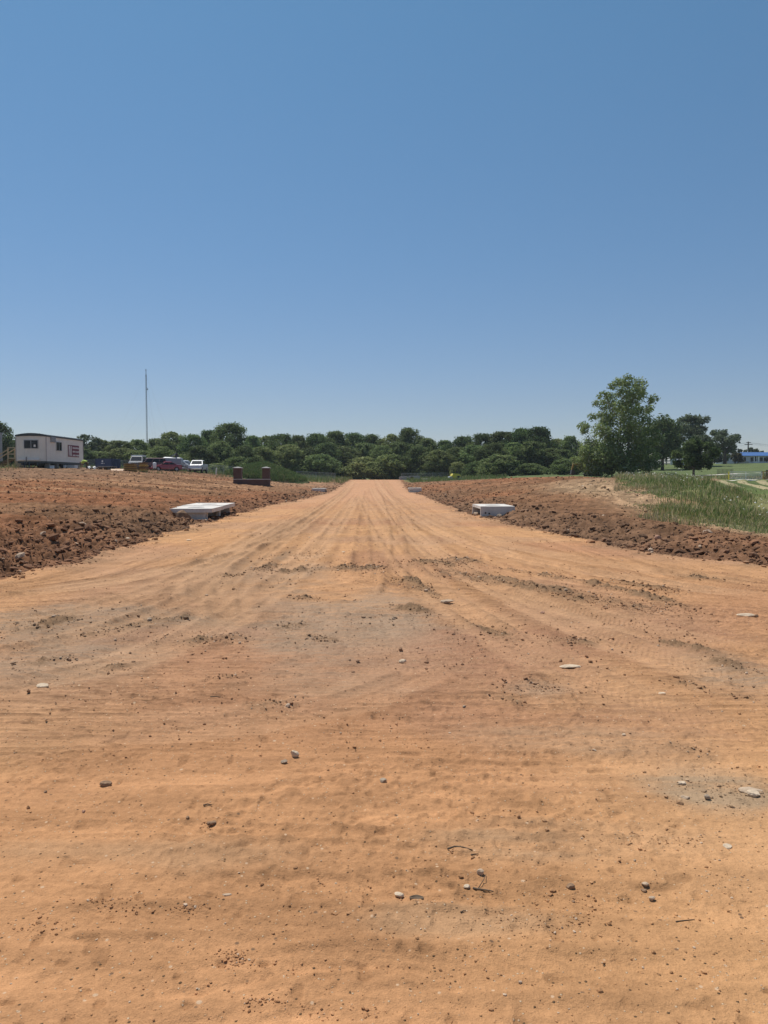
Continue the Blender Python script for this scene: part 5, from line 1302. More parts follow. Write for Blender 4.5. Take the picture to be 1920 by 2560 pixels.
# ------------------------------------------------------------------ wire fences
def fence(label, pts, h, name='wire_fence'):
    x0, y0 = pts[0]; t = empty(name, label, 'fence', (x0, y0, gzs(x0, y0))); z0 = t.location.z
    P = [Vector((x - x0, y - y0, gzs(x, y) - z0)) for x, y in pts]
    tot = sum((b - a).length for a, b in zip(P[:-1], P[1:])); mesh = MB(); rail = MB()
    for a, b in zip(P[:-1], P[1:]):
        L = (b - a).length; n = max(1, round(L / 3)); u = (b - a) / L
        for k in range(n + 1):
            q = a + (b - a) * k / n; m = MB(); m.tube([q + Vector((0, 0, -.2)), q + Vector((0, 0, h + .05))], .035, 6); m.build('post', M['galv'], t)
        rail.bar(a + Vector((0, 0, h)), b + Vector((0, 0, h)), .045); rail.bar(a + Vector((0, 0, .08)), b + Vector((0, 0, .08)), .02)
        s = -h
        while s < L:
            for sg in (0, 1):
                lo, hi = max(0, s), min(L, s + h)
                if hi - lo > .05:
                    za, zb_ = (lo - s), (hi - s)
                    if sg: za, zb_ = h - za, h - zb_
                    mesh.bar(a + u * lo + Vector((0, 0, za)), a + u * hi + Vector((0, 0, zb_)), .012)
            s += .16
    rail.build('rail', M['galv'], t); mesh.build('wire_mesh', M['galv'], t)
def fx(u, Y): return ((u - 960) / FPX * Y, Y)
fence('chain link fence behind the worker and the blue dumpster', [fx(196, 126), fx(345, 128)], 1.5)
fence('chain link fence between the white pickup and the brick pillars', [fx(520, 128), fx(600, 128)], 1.5)
fence('chain link fence end standing right of the overgrown mound', [fx(742, 138), fx(838, 140)], 1.3)
fence('chain link fence behind the far concrete box', [fx(1004, 158), fx(1120, 160)], 1.3)
Y = 121; xx = (540 - 960) / FPX * Y
b = MB(); b.tube([(0, 0, -.2), (0, 0, 1.0), (0, 0, 1.08)], [.09, .09, .05], 8); b.box(-.1, .1, -.1, .1, -.1, .12); o = b.build('marker_post', M['white']); o.location = (xx, Y, gzs(xx, Y)); o.rotation_euler = (0, rad(8), 0); meta(o, 'short pale marker post right of the white pickup', 'post')

# ------------------------------------------------------------------ radio mast
Y = 420; xb = (369.6 - 960) / FPX * Y; zb = 3.5; H = EYE + Y * (HORIZON - 925) / FPX - zb
t = empty('radio_mast', 'slender lattice radio mast far behind the wood on the left', 'radio mast', (xb, Y, zb)); t.rotation_euler = (0, rad(-.1), 0)
b = MB(); c3 = [(.36 * math.cos(a), .36 * math.sin(a)) for a in (math.pi / 2, math.pi * 7 / 6, math.pi * 11 / 6)]
for c_ in c3: b.tube([(*c_, 0), (*c_, H - 3)], .075, 5)
k = 0
while k * 1.2 < H - 4:
    for i in range(3):
        p, q = c3[i], c3[(i + 1) % 3]; b.bar((*p, k * 1.2), (*q, (k + 1) * 1.2), .05)
    k += 1
b.build('lattice', M['mast'], t)
b = MB(); b.tube([(0, 0, H - 4), (0, 0, H)], .13, 6); b.tube([(0, 0, H - 1.1), (0, 0, H - .1)], .22, 8); b.build('antenna', M['mast'], t)
b = MB(); b.tube([(.3, -.2, H * .81), (.75, -.4, H * .81)], [.25, .5], 12); b.bar((0, 0, H * .81), (.4, -.2, H * .81), .12); b.build('dish', M['mast'], t)
b = MB()
for a in (math.pi / 2, math.pi * 7 / 6, math.pi * 11 / 6):
    for f, d in ((.33, 14), (.66, 26), (.95, 26)): b.bar((0, 0, H * f), (math.cos(a) * d, math.sin(a) * d, 0), .02)
b.build('guy_wire', M['mast'], t)

# ------------------------------------------------------------------ brick sign base
Y = 78; x0 = (583.5 - 960) / FPX * Y; x1 = (673 - 960) / FPX * Y; zt = EYE + Y * (HORIZON - 1167.5) / FPX; zm = EYE + Y * (HORIZON - 1197.5) / FPX; zl = min(gzs(x0, Y), gzs(x1, Y)) - .25
t = empty('brick_monument', 'low dark brick sign base with two capped pillars standing on the bank', 'monument', ((x0 + x1) / 2, Y, zl)); w = (x1 - x0) / 2; hm = zm - zl; ht = zt - zl
b = MB(); b.box(-w, w, 0, .85, 0, hm - .06); b.build('base_wall', M['brick'], t)
b = MB(); b.box(-w - .03, w + .03, -.03, .88, hm - .057, hm); b.build('base_cap', M['concrete'], t)
for s in (-1, 1):
    a0, a1 = (-w, -w + .80) if s < 0 else (w - .70, w)
    b = MB(); b.box(a0 + .0, a1 - .0, .04, .80, hm + .002, ht - .14); po = b.build('pillar', M['brick'], t)
    b = MB(); c0 = (a0 + a1) / 2; hw = (a1 - a0) / 2 + .07
    b.loft([[(c0 - hw, -.05, ht - .137), (c0 + hw, -.05, ht - .137), (c0 + hw, .89, ht - .137), (c0 - hw, .89, ht - .137)], [(c0 - hw, -.05, ht - .07), (c0 + hw, -.05, ht - .07), (c0 + hw, .89, ht - .07), (c0 - hw, .89, ht - .07)], [(c0 - .04, .38, ht + .03), (c0 + .04, .38, ht + .03), (c0 + .04, .46, ht + .03), (c0 - .04, .46, ht + .03)]])
    b.build('cap', M['old_concrete'], po)

# ------------------------------------------------------------------ concrete inlets
def inlet(label, x, y, w, l, h, side, zg, sink=.45, hole=True):
    """open sided concrete box; side +1: opening towards +x"""
    t = empty('curb_inlet', label, 'drain inlet', (x, y, zg)); th = .11; hw = w / 2; z0 = -sink
    b = MB(); b.box(-hw, hw, 0, th, z0, h - th); b.box(-hw, hw, l - th, l, z0, h - th)
    if side > 0: b.box(-hw, -hw + th, th, l - th, z0, h - th)
    else: b.box(hw - th, hw, th, l - th, z0, h - th)
    b.build('wall', M['concrete'], t)
    # top slab with a round access opening
    b = MB(); n = 24; cx, cy, r = 0, l * .5, min(.34, w * .28)
    sq = []
    for k in range(n):
        a = 2 * math.pi * k / n; ca, sa = math.cos(a), math.sin(a); q = min(hw / max(abs(ca), 1e-6), (l / 2) / max(abs(sa), 1e-6)); sq.append((cx + ca * q, cy + sa * q))
    ci = [(cx + r * math.cos(2 * math.pi * k / n), cy + r * math.sin(2 * math.pi * k / n)) for k in range(n)]
    V = [(a, c, h) for a, c in sq] + [(a, c, h) for a, c in ci] + [(a, c, h - th) for a, c in sq] + [(a, c, h - th) for a, c in ci]; F = []
    for k in range(n):
        j = (k + 1) % n
        F += [(k, j, n + j, n + k), (2 * n + k, 3 * n + k, 3 * n + j, 2 * n + j), (k, 2 * n + k, 2 * n + j, j), (n + k, n + j, 3 * n + j, 3 * n + k)]
    # corners of the slab
    for sx, sy in ((1, 1), (-1, 1), (-1, -1), (1, -1)):
        ax = math.atan2(sy * l / 2, sx * hw) % (2 * math.pi); k = int(ax / (2 * math.pi) * n) % n; j = (k + 1) % n
        c_ = len(V); V += [(sx * hw, cy + sy * l / 2, h), (sx * hw, cy + sy * l / 2, h - th)]
        F += [(k, c_, j), (2 * n + k, 2 * n + j, c_ + 1), (k, 2 * n + k, c_ + 1, c_), (c_, c_ + 1, 2 * n + j, j)]
    b.add(V, F); b.build('top_slab', M['concrete'], t)
    b = MB(); b.box(-hw + .02, hw - .02, .05, l - .05, z0 - .05, z0 + .02); b.build('floor', M['old_concrete'], t)
    for k in ((.24, .18), (.42, .24)):
        if side < 0 and l > 2:
            q = MB(); q.tube([(-hw + k[0] * w * .6, -.012, h - .2 - k[1] * .4), (-hw + k[0] * w * .6, .0, h - .2 - k[1] * .4)], .035, 10); q.build('lifting_hole', M['hole'], t)  # disc coloured near-black for the shade in a hole
    return t
inlet('open sided concrete inlet box nearest on the right road edge', 4.70, 31.7, 1.42, 2.9, .43, -1, 0.0)
inlet('smaller looking concrete inlet box farther up the left road edge', (795.5 - 960) / FPX * 83, 83, 1.43, 2.6, .45, 1, .02)
inlet('concrete inlet box farther up the right road edge, below the far concrete box', (1038 - 960) / FPX * 83, 83, 1.40, 2.6, .50, -1, .02)
inlet('farthest concrete inlet box, left of the road crest', (857 - 960) / FPX * 152, 152, 1.5, 2.4, .55, 1, 1.0)
t = empty('curb_inlet', 'long double concrete inlet with overhanging lid nearest on the left bank', 'drain inlet', (-7.3, 28.7, 0.0)); t.rotation_euler = (0, 0, rad(3.2))
b = MB(); b.box(-.62, .66, .12, .26, -.5, .30); b.box(-.62, -.48, .26, 5.9, -.5, .30); b.box(-.62, .66, 5.9, 6.02, -.5, .30); b.box(-.48, .60, 2.85, 3.0, -.5, .30); b.build('wall', M['concrete'], t)
b = MB(); b.box(.56, .70, 2.75, 3.05, -.5, .298); b.build('mid_post', M['concrete'], t)
def lid(y0, y1, z, nm):
    n = 24; hw = .86; cy = (y0 + y1) / 2; l = y1 - y0; r = .33; V = []; F = []
    sq = []
    for k in range(n):
        a = 2 * math.pi * (k + .5) / n; ca, sa = math.cos(a), math.sin(a); q = min(hw / max(abs(ca), 1e-6), (l / 2) / max(abs(sa), 1e-6)); sq.append((ca * q, cy + sa * q))
    cs = [(hw, cy + l / 2), (-hw, cy + l / 2), (-hw, cy - l / 2), (hw, cy - l / 2)]
    for c_ in cs:
        k = min(range(n), key=lambda i: (sq[i][0] - c_[0]) ** 2 + (sq[i][1] - c_[1]) ** 2); sq[k] = c_
    ci = [(r * math.cos(2 * math.pi * (k + .5) / n), cy + r * math.sin(2 * math.pi * (k + .5) / n)) for k in range(n)]
    V = [(a, c, z) for a, c in sq] + [(a, c, z) for a, c in ci] + [(a, c, z - .15) for a, c in sq] + [(a, c, z - .15) for a, c in ci]
    for k in range(n):
        j = (k + 1) % n
        F += [(k, j, n + j, n + k), (2 * n + k, 3 * n + k, 3 * n + j, 2 * n + j), (k, 2 * n + k, 2 * n + j, j), (n + k, n + j, 3 * n + j, 3 * n + k)]
    m = MB(); m.add(V, F); return m.build(nm, M['concrete'], t)
lid(0, 2.9, .455, 'lid'); lid(2.91, 6.2, .47, 'lid')
b = MB(); b.box(-.6, .6, .2, 5.9, -.5, -.42); b.build('floor', M['old_concrete'], t)
# far concrete pieces at the road end
Y = 150; xx = (1035 - 960) / FPX * Y; zg = gzs(xx, Y) - .1
t = empty('concrete_headwall', 'grey concrete box with a round pipe opening near the road end', 'drain box', (xx, Y, zg), rad(-10))
H = EYE + Y * (HORIZON - 1189.5) / FPX - zg
b = MB(); n = 12; r = .36
arc = [(-.42 + r * math.cos(math.pi * k / n), .12 + r + r * math.sin(math.pi * k / n) * 1.0) for k in range(n + 1)]
b.prism_y([(-1.0, -.2)] + [(-.42 - r, -.2)] + arc[::-1] + [(-.42 + r, -.2), (.2, -.2), (.2, H), (-1.0, H)], 0, .16)
b.box(-1.0, -.86, .16, 1.5, -.2, H); b.box(.06, .2, .16, 1.5, -.2, H); b.box(-.86, .06, 1.36, 1.5, -.2, H); b.box(-.86, .06, .16, 1.36, H - .14, H); b.build('box_wall', M['old_concrete'], t)
b = MB(); b.box(.2, 1.05, .05, 1.4, -.2, H - .02); b.build('side_block', M['old_concrete'], t, bevel=.02)
b = MB(); b.box(-.85, .05, 1.2, 1.35, -.1, H - .16); b.build('shade_back', M['hole'], t)  # near-black sheet added for the shade inside the box
for k, (u, Yq, w_, l_, v0, lb, mt) in enumerate(((1010, 154, 1.9, 1.0, 1192, 'long grey concrete slab left behind the box with the pipe opening', 'old_concrete'), (1064, 148, 1.5, .8, 1197, 'pale concrete block right of the box with the pipe opening', 'concrete'))):
    xx = (u - 960) / FPX * Yq; zg = gzs(xx, Yq); H = max(.3, EYE + Yq * (HORIZON - v0) / FPX - zg)
    b = MB(); b.box(-w_ / 2, w_ / 2, 0, l_, -.2, H); b.box(-w_ / 2 + .2, w_ / 2 - .2, .2, l_ - .2, H, H + .06); o = b.build('concrete_block', M[mt], bevel=.03); o.location = (xx, Yq, zg); meta(o, lb, 'concrete block')

# ------------------------------------------------------------------ small yellow compactor, excavator
Y = 138; xx = (1141 - 960) / FPX * Y; zg = gzs(xx, Y)
t = empty('compactor', 'small bright yellow compactor with thin dark roll bar on the far dirt', 'compactor', (xx, Y, zg), rad(12)); t.scale = (1.25, 1.25, 1.15)
b = MB(); b.loft([[(-.62, 0, .32), (.62, 0, .25), (.62, 1.1, .25), (-.62, 1.1, .32)], [(-.66, 0, .7), (.7, 0, .62), (.7, 1.1, .62), (-.66, 1.1, .7)], [(-.5, .06, 1.0), (.58, .06, .92), (.58, 1.04, .92), (-.5, 1.04, 1.0)], [(-.3, .2, 1.08), (.3, .2, 1.04), (.3, .9, 1.04), (-.3, .9, 1.08)]]); b.build('hood', M['yellow'], t, bevel=.04)
b = MB(); b.box(.12, .56, -.025, -.005, .36, .68); b.build('side_vent', M['plastic'], t)
for k in (-.75, .45):
    w = MB(); w.tube([(k, .0, .3), (k, 1.1, .3)], .30, 18); w.build('drum', M['galv'], t)
b = MB()
for yy in (.1, 1.0):
    b.bar((-.45, yy, .9), (-.5, yy, 1.75), .05); b.bar((.5, yy, .9), (.55, yy, 1.75), .05)
b.box(-.6, .65, .0, 1.1, 1.75, 1.8); b.build('roll_bar', M['steel'], t)
b = MB(); b.box(-.15, .25, .35, .75, 1.08, 1.16); b.box(.2, .28, .35, .75, 1.16, 1.45); b.build('seat', M['plastic'], t, bevel=.02)

Y = 110; zg = gzs((1478 - 960) / FPX * Y, Y); xx = (1482 - 960) / FPX * Y
t = empty('excavator', 'faded yellow excavator with bent boom, mostly hidden by the tallest tree', 'excavator', (xx, Y, zg))
def ep(u, v): p = px(u, v, Y); return Vector((p[0] - xx, 0, p[2] - zg))
b = MB(); b.bar(ep(1474, 1172), ep(1461, 1165), .26, .26); b.bar(ep(1462, 1165.5), ep(1433, 1158.5), .22, .24); b.build('boom', M['oldyellow'], t)
b = MB(); b.bar(ep(1433.5, 1156.5), ep(1429, 1176), .2, .22); b.build('stick', M['oldyellow'], t)
b = MB(); b.bar(ep(1455, 1168), ep(1436, 1161), .09); b.build('ram', M['galv'], t)
p = ep(1429, 1178); b = MB(); b.prism_y([(p.x - .1, p.z + .2), (p.x + .35, p.z + .1), (p.x + .45, p.z - .35), (p.x + .1, p.z - .6), (p.x - .2, p.z - .45)], -.35, .35); b.build('bucket', M['steel'], t)
b = MB(); b.box(-.9, 1.1, -.9, .9, .8, 1.55); b.build('house', M['oldyellow'], t, bevel=.05)
b = MB(); b.box(-.9, -.05, -.85, .1, 1.552, 2.3); b.build('cab', M['glass'], t, bevel=.04)
for s in (-1, 1):
    b = MB(); b.prism_y([(-1.2, .35), (-1.0, .06), (1.0, .06), (1.2, .35), (1.0, .66), (-1.0, .66)], s * .85 - .2, s * .85 + .2); b.build('track', M['rubber'], t)
b = MB(); b.box(-.5, .5, -.5, .5, .4, .8); b.build('turntable', M['steel'], t)

# ------------------------------------------------------------------ far right: lawn furniture, house, shed, pole
def strip(name, pts, w, lift, mat):
    P = np.array(pts, float); t_ = np.linspace(0, len(P) - 1, 60); P = np.c_[np.interp(t_, range(len(P)), P[:, 0]), np.interp(t_, range(len(P)), P[:, 1])]
    T = np.gradient(P, axis=0); T /= np.linalg.norm(T, axis=1, keepdims=True); Nn = np.c_[-T[:, 1], T[:, 0]]
    V = []
    for s in (-1, -.5, 0, .5, 1):
        q = P + Nn * w / 2 * s; z, _, _ = surface(q[:, 0], q[:, 1]); V.append(np.c_[q, z + lift])
    for a in (0, 4): V[a][:, 2] -= .12
    V = np.concatenate(V); m = 60; F = [(s * m + i, s * m + i + 1, (s + 1) * m + i + 1, (s + 1) * m + i) for s in range(4) for i in range(m - 1)]
    return meta(np_mesh(name, V, np.array(F), M[mat], True), kind='structure')
strip('gravel_path', [fx(1560, 105), fx(1640, 108), fx(1720, 112), fx(1800, 116), fx(1880, 121), fx(2000, 126), fx(2200, 132)], 2.6, .03, 'gravel')
strip('concrete_pad', [fx(1818, 93), fx(1870, 94), fx(1960, 95)], 1.2, .03, 'concrete')

Y = 118; x0, _ = fx(1792, Y); x1, _ = fx(1831, Y); zg = gz((x0 + x1) / 2, Y)
t = empty('post_rack', 'row of thin dark upright posts on the lawn beside the gravel path', 'post rack', (x0, Y, zg))
for k in range(13):
    b = MB(); b.tube([((x1 - x0) * k / 12, 0, -.15), ((x1 - x0) * k / 12, 0, .75 if k < 11 else .8)], .035, 6); b.build('post', M['plastic'], t)
b = MB(); b.bar((0, 0, .12), (x1 - x0, 0, .12), .04); b.build('rail', M['plastic'], t)
Y = 94; x0, _ = fx(1824, Y); x1, _ = fx(1904, Y); zg = gz((x0 + x1) / 2, Y); h = EYE + Y * (HORIZON - 1179.5) / FPX - zg
t = empty('rail_fence', 'white horizontal rail fence panel with a yellow end post beside the lawn', 'fence', (x0, Y, zg))
for k in range(6):
    b = MB(); z_ = h - k * h / 6.2; b.bar((0, 0, z_), (x1 - x0, 0, z_), .05, .055); b.build('rail', M['white'], t)
for q in (.5, 1.0):
    b = MB(); b.tube([((x1 - x0) * q, .03, -.1), ((x1 - x0) * q, .03, h + .03)], .035, 6); b.build('post', M['white'], t)
b = MB(); b.tube([(-.15, 0, -.1), (-.15, 0, h + .03)], .075, 8); b.build('end_post', M['yellow'], t)
Y = 94.5; x0, _ = fx(1906, Y); zg = gz(x0, Y)
t = empty('goal_net', 'ochre post and brown mesh screen at the right end of the white rail fence', 'screen', (x0, Y, zg))
b = MB(); b.tube([(.05, 0, -.1), (.05, 0, 1.05)], .06, 8); b.tube([(1.9, 0, -.1), (1.9, 0, 1.05)], .06, 8); b.bar((.05, 0, 1.02), (1.9, 0, 1.02), .06); b.build('frame', M['oldyellow'], t)
b = MB()
for k in range(15): b.bar((.1 + k * .12, 0, .02), (.1 + k * .12, 0, 1.0), .035)
for k in range(8): b.bar((.1, .02, .06 + k * .13), (1.85, .02, .06 + k * .13), .03)
b.build('mesh', M['brownwood'], t)
for k, (u, Y, h, lb) in enumerate(((1903.5, 104, .75, 'short black bollard beside the gravel path, left of its taller twin'), (1916, 97, 1.15, 'taller black bollard by the brown mesh screen'))):
    xx, _ = fx(u, Y); b = MB(); b.tube([(0, 0, -.1), (0, 0, h * .85), (0, 0, h * .9), (0, 0, h)], [.09, .09, .13, .1], 10); o = b.build('bollard', M['plastic']); o.location = (xx, Y, gz(xx, Y)); meta(o, lb, 'bollard')
# soil heap in the mown field
def heap(label, u, Y, w, h, mat, seed, name='dirt_heap'):
    xx, _ = fx(u, Y); n = 20; V = []; r = np.random.default_rng(seed)
    for j in range(n + 1):
        for i in range(n + 1):
            a = i / n * 2 - 1; b_ = j / n * 2 - 1; q = max(0, 1 - math.hypot(a, b_)); V.append((xx + a * w / 2, Y + b_ * w / 2, h * q ** .8))
    V = np.array(V); zz, _, _ = surface(V[:, 0], V[:, 1]); V[:, 2] = V[:, 2] * (.7 + .6 * fbm(V[:, 0] * 2, V[:, 1] * 2, seed, 3)) + zz - .03; c0 = V.mean(0)
    idx = np.arange((n + 1) ** 2).reshape(n + 1, n + 1); F = np.stack([idx[:-1, :-1], idx[:-1, 1:], idx[1:, 1:], idx[1:, :-1]], -1).reshape(-1, 4)
    o = np_mesh(name, V - c0, F, M[mat], True); o.location = c0; meta(o, label, 'soil heap')
heap('low heap of reddish soil at the near edge of the lawn', 1775, 92, 2.6, .4, 'brown_clod', 401)

def gable(t, w, l, hw_, hr, ov, wall, roof, along='y'):
    b = MB(); b.prism_y([(-w / 2, -.3), (w / 2, -.3), (w / 2, hw_), (0, hr - .05), (-w / 2, hw_)], 0, l); b.build('wall', M[wall], t)
    s = (hr - hw_) / (w / 2); e = w / 2 + ov; ze = hr - s * e
    b = MB(); b.prism_y([(-e, ze), (0, hr), (e, ze), (e, ze + .12), (0, hr + .13), (-e, ze + .12)], -ov, l + ov); b.build('roof', M[roof], t)
# house: long wing parallel to the picture, white gable wing at its left
Y = 236; x0, _ = fx(1846, Y); x1 = x0 + 26; zg = gz((x0 + x1) / 2, Y); hh = EYE + Y * (HORIZON - 1139.5) / FPX - zg; hr = EYE + Y * (HORIZON - 1130.5) / FPX - zg
t = empty('house', 'long low pale house with a blue metal roof and white gable wing', 'house', (x0, Y, zg))
b = MB(); b.box(0, 26, 0, 8, -.5, hh); b.build('wall', M['housewall'], t)
b = MB(); b.prism_x([(-.5, hh - .12), (4, hr - .05), (8.5, hh - .12), (8.5, hh), (4, hr + .1), (-.5, hh)], -.4, 26.4); ro = b.build('roof', M['blueroof'], t)
b = MB(); b.tube([(4.2, 3.5, hr - .3), (4.2, 3.5, hr + .5)], .12, 8); b.build('vent_pipe', M['white'], ro)
for u, w_ in ((1860, .8), (1878, 1.0), (1901, 1.0), (1911, 1.0), (1917.5, .9), (1932, 1.0), (1950, 1.0)):
    a = (u - 960) / FPX * Y - x0; z0_ = hh - 1.75
    b = MB(); b.box(a - w_ / 2 - .08, a + w_ / 2 + .08, -.05, .0, z0_ - .08, z0_ + 1.38); f = b.build('window', M['white'], t)
    b = MB(); b.box(a - w_ / 2, a + w_ / 2, -.065, -.052, z0_, z0_ + 1.3); b.build('pane', M['glass'], f)
a = (1889.5 - 960) / FPX * Y - x0
b = MB(); b.box(a - .9, a + .9, -.06, 0, -.1, 2.15); d = b.build('door', M['white'], t)
b = MB(); b.box(a - .55, a - .1, -.075, -.062, .4, 1.95); b.box(a + .1, a + .3, -.075, -.062, .4, 1.95); b.build('pane', M['glass'], d)
xw = (1821 - 960) / FPX * Y - x0
g = MB(); g.prism_y([(xw - 1.2, -.4), (xw + 2.9, -.4), (xw + 2.9, hh - .5), (xw + .85, hr - .1), (xw - 1.2, hh - .5)], -1.5, 7); g.build('gable_wall', M['white'], t)
g = MB(); g.prism_y([(xw - 1.8, hh - .95), (xw + .85, hr), (xw + 3.5, hh - .95), (xw + 3.5, hh - .8), (xw + .85, hr + .14), (xw - 1.8, hh - .8)], -2.0, 7.2); g.build('gable_roof', M['shedroof'], t)
b = MB(); b.box(xw - .3, xw + .35, -1.56, -1.5, .9, 2.2); f = b.build('window', M['glass'], t)
b = MB(); b.box(xw + 1.7, xw + 4.6, -3.0, -1.6, -.3, .35); b.build('porch', M['old_concrete'], t)
t2 = empty('utility_pole', 'wooden utility pole with two crossarms rising behind the blue roof', 'utility pole', ((1868 - 960) / FPX * 262, 262, gz((1868 - 960) / FPX * 262, 262)))
zp = t2.location.z; hp = EYE + 262 * (HORIZON - 1104.5) / FPX - zp
b = MB(); b.tube([(0, 0, -.3), (0, 0, hp)], [.28, .2], 8); b.build('pole', M['bark'], t2)
for dz, w_ in ((.35, .75), (.95, 1.35)):
    b = MB(); b.bar((-w_, -.2, hp - dz * 1.0), (w_, -.2, hp - dz * 1.0), .16, .22); b.build('crossarm', M['bark'], t2)
b = MB()
for k, (dz, xw_) in enumerate(((.35, -.6), (.35, .6), (.95, 1.2), (3.2, 0))):
    pr = None
    for i in range(13):
        q = i / 12 * 2 - 1; p = (xw_ + q * 45, -.2 + q * 4, hp - dz - 1.6 * (abs(q) - q * q) * 4 * .9 - abs(q) * (0 if k < 3 else 1.0))
        if pr: b.bar(pr, p, .035)
        pr = p
b.build('wire', M['mast'], t2)
xs, Y = fx(1692, 200); zg = gz(xs, Y)
t = empty('shed', 'small white garden shed with grey roof half behind the round maple', 'shed', (xs - .9, Y, zg), rad(-62))
gable(t, 2.4, 4.0, EYE + Y * (HORIZON - 1150.5) / FPX - zg, EYE + Y * (HORIZON - 1142.5) / FPX - zg, .2, 'housewall', 'shedroof')
b = MB(); b.box(-.5, .5, -.04, 0, -.1, 1.3); b.build('door', M['white'], t)
xs, Y = fx(1640, 205); zg = gz(xs, Y); hb = EYE + Y * (HORIZON - 1138.5) / FPX - zg
t = empty('open_barn', 'dark weathered open sided barn in the shade left of the white shed', 'barn', (xs, Y, zg))
b = MB(); b.box(-2.4, -.6, 0, 5, -.3, hb - .2); b.build('closed_bay', M['barn'], t)
b = MB(); b.prism_x([(-.6, hb - .25), (2.5, hb + .2), (5.6, hb - .25), (5.6, hb - .1), (2.5, hb + .35), (-.6, hb - .1)], -2.7, 4.8); b.build('roof', M['barn'], t)
for a in (.9, 2.6, 4.5):
    for yy in (.1, 4.8):
        b = MB(); b.box(a - .08, a + .08, yy - .08, yy + .08, -.3, hb - .28); b.build('post', M['barn'], t)
b = MB(); b.box(-2.42, -.58, -.03, 0, -.1, .9); b.build('pale_boarding', M['oldwood'], t)
x0, Y = fx(1651, 203); x1, _ = fx(1679, 203); zg = gz(x0, Y)
t = empty('rail_fence', 'cream board fence standing between the open barn and the white shed', 'fence', (x0, Y, zg))
for z_ in (.35, .8, 1.15):
    b = MB(); b.bar((0, 0, z_), (x1 - x0, 0, z_), .05, .2); b.build('rail', M['gravel'], t)
for k in range(3):
    b = MB(); b.box((x1 - x0) * k / 2 - .06, (x1 - x0) * k / 2 + .06, .03, .15, -.2, 1.3); b.build('post', M['oldwood'], t)

# ------------------------------------------------------------------ single rocks, chips and sticks on the road
def rock(label, u, v, wpx, ar, hr_, mat, seed, name='rock', cat='rock', rz=0.0, cuts=7, sink=.25, Y=None, tilt=0.0, dep=.8):
    if Y is None: x, y = gp(u, v)
    else: x, y = (u - 960) / FPX * Y, Y
    w = wpx / FPX * y; r = np.random.default_rng(seed)
    V, F = ICO2[0].copy(), ICO2[1]
    for _ in range(cuts):
        n = r.normal(0, 1, 3); n /= np.linalg.norm(n); d = r.uniform(.45, .85); s = V @ n; m = s > d; V[m] -= np.outer(s[m] - d, n)
    V = V * (1 + r.uniform(-.04, .04, (len(V), 1)))
    V = V / np.abs(V).max(0); S = np.array([w / 2, w / 2 * dep, w / 2 * hr_]); V = V * S
    o = np_mesh(name, V, F, M[mat], False); o.location = (x, y, gz(x, y) + S[2] * (1 - 2 * sink)); o.rotation_euler = (tilt, tilt * .5, rz)
    return meta(o, label, cat)
rock('pale angular rock standing on edge, biggest in the left middle of the road', 733, 1906, 24, 1, 1.0, 'pale_stone', 1, cuts=9, sink=.15, tilt=.5)
rock('small dark grey stone at the left foot of the pale angular rock', 708, 1919, 21, 1, .55, 'grey_stone', 2, sink=.2)
rock('flat dark brown clod lying alone low on the left', 253, 1973, 31, 1, .5, 'brown_clod', 3, name='clod', cat='clod', sink=.2)
rock('rounded grey stone near the middle of the foreground', 956, 1968, 22, 1, .6, 'grey_stone', 4)
rock('round brown stone with pale top, upper left of the curled bark', 1207, 2210, 20, 1, .9, 'tan_stone', 5, cuts=3, sink=.2)
rock('larger round brown clod, right of the twig', 1437, 2241, 22, 1, .75, 'brown_clod', 6, name='clod', cat='clod', cuts=3, sink=.2)
rock('tiny dark clod just below the larger round brown clod', 1444, 2272, 10, 1, .6, 'brown_clod', 7, name='clod', cat='clod')
rock('pale cream stone with a hollow top, left of the curled bark', 998, 2263, 26, 1, .55, 'pale_stone', 8)
rock('cream pebble pair by the left end of the twig', 1172, 2241, 18, 1, .6, 'pale_stone', 9)
rock('brown pebble at right, upper one of a touching pair', 1628, 2238, 19, 1, .6, 'tan_stone', 10)
rock('brown pebble at right, lower one of a touching pair', 1625, 2249, 16, 1, .6, 'brown_clod', 11)
rock('pale rounded pebble below the touching brown pair', 1646, 2269, 19, 1, .7, 'tan_stone', 12)
rock('wide flat cream stone at the right edge in the grey patch', 1893, 1988, 62, 1, .22, 'tan_stone', 13, sink=.3, dep=.7)
rock('smooth cream stone in front of the wide flat one at the right edge', 1901, 2001, 34, 1, .5, 'pale_stone', 14, sink=.2)
rock('flat tan stone in the grey patch, left of the dark chip', 1727, 2010, 24, 1, .35, 'tan_stone', 15)
rock('cream flake in the upper left of the grey patch', 1716, 1971, 25, 1, .3, 'pale_stone', 16)
rock('black and white stone chip in the grey patch', 1783, 2013, 18, 1, .8, 'grey_stone', 17, sink=.15)
rock('white flake below the grey patch', 1838, 2133, 26, 1, .35, 'pale_stone', 18, rz=-.4)
rock('pale wood coloured flat chip low in the left foreground', 558, 2256, 25, 1, .22, 'tan_stone', 19, dep=.45)
rock('flat tan slab lying alone above the middle of the road', 1119, 1508, 36, 1, .35, 'tan_stone', 20, sink=.15, dep=.7)
rock('long pale flat stone in the middle right of the road', 1430, 1671, 54, 1, .22, 'pale_stone', 21, sink=.15, dep=.45)
rock('pale flat stone at the right edge with a dark clod at its end', 1872, 1544, 50, 1, .2, 'pale_stone', 22, sink=.15, dep=.4)
rock('dark clod touching the right end of the pale edge stone', 1897, 1546, 13, 1, .8, 'brown_clod', 23, name='clod', cat='clod')
rock('pale grey stone in the grey streaks far left', 97, 1724, 30, 1, .4, 'pale_stone', 24)
rock('small cream rock near the middle of the road', 1008, 1662, 22, 1, .55, 'pale_stone', 25)
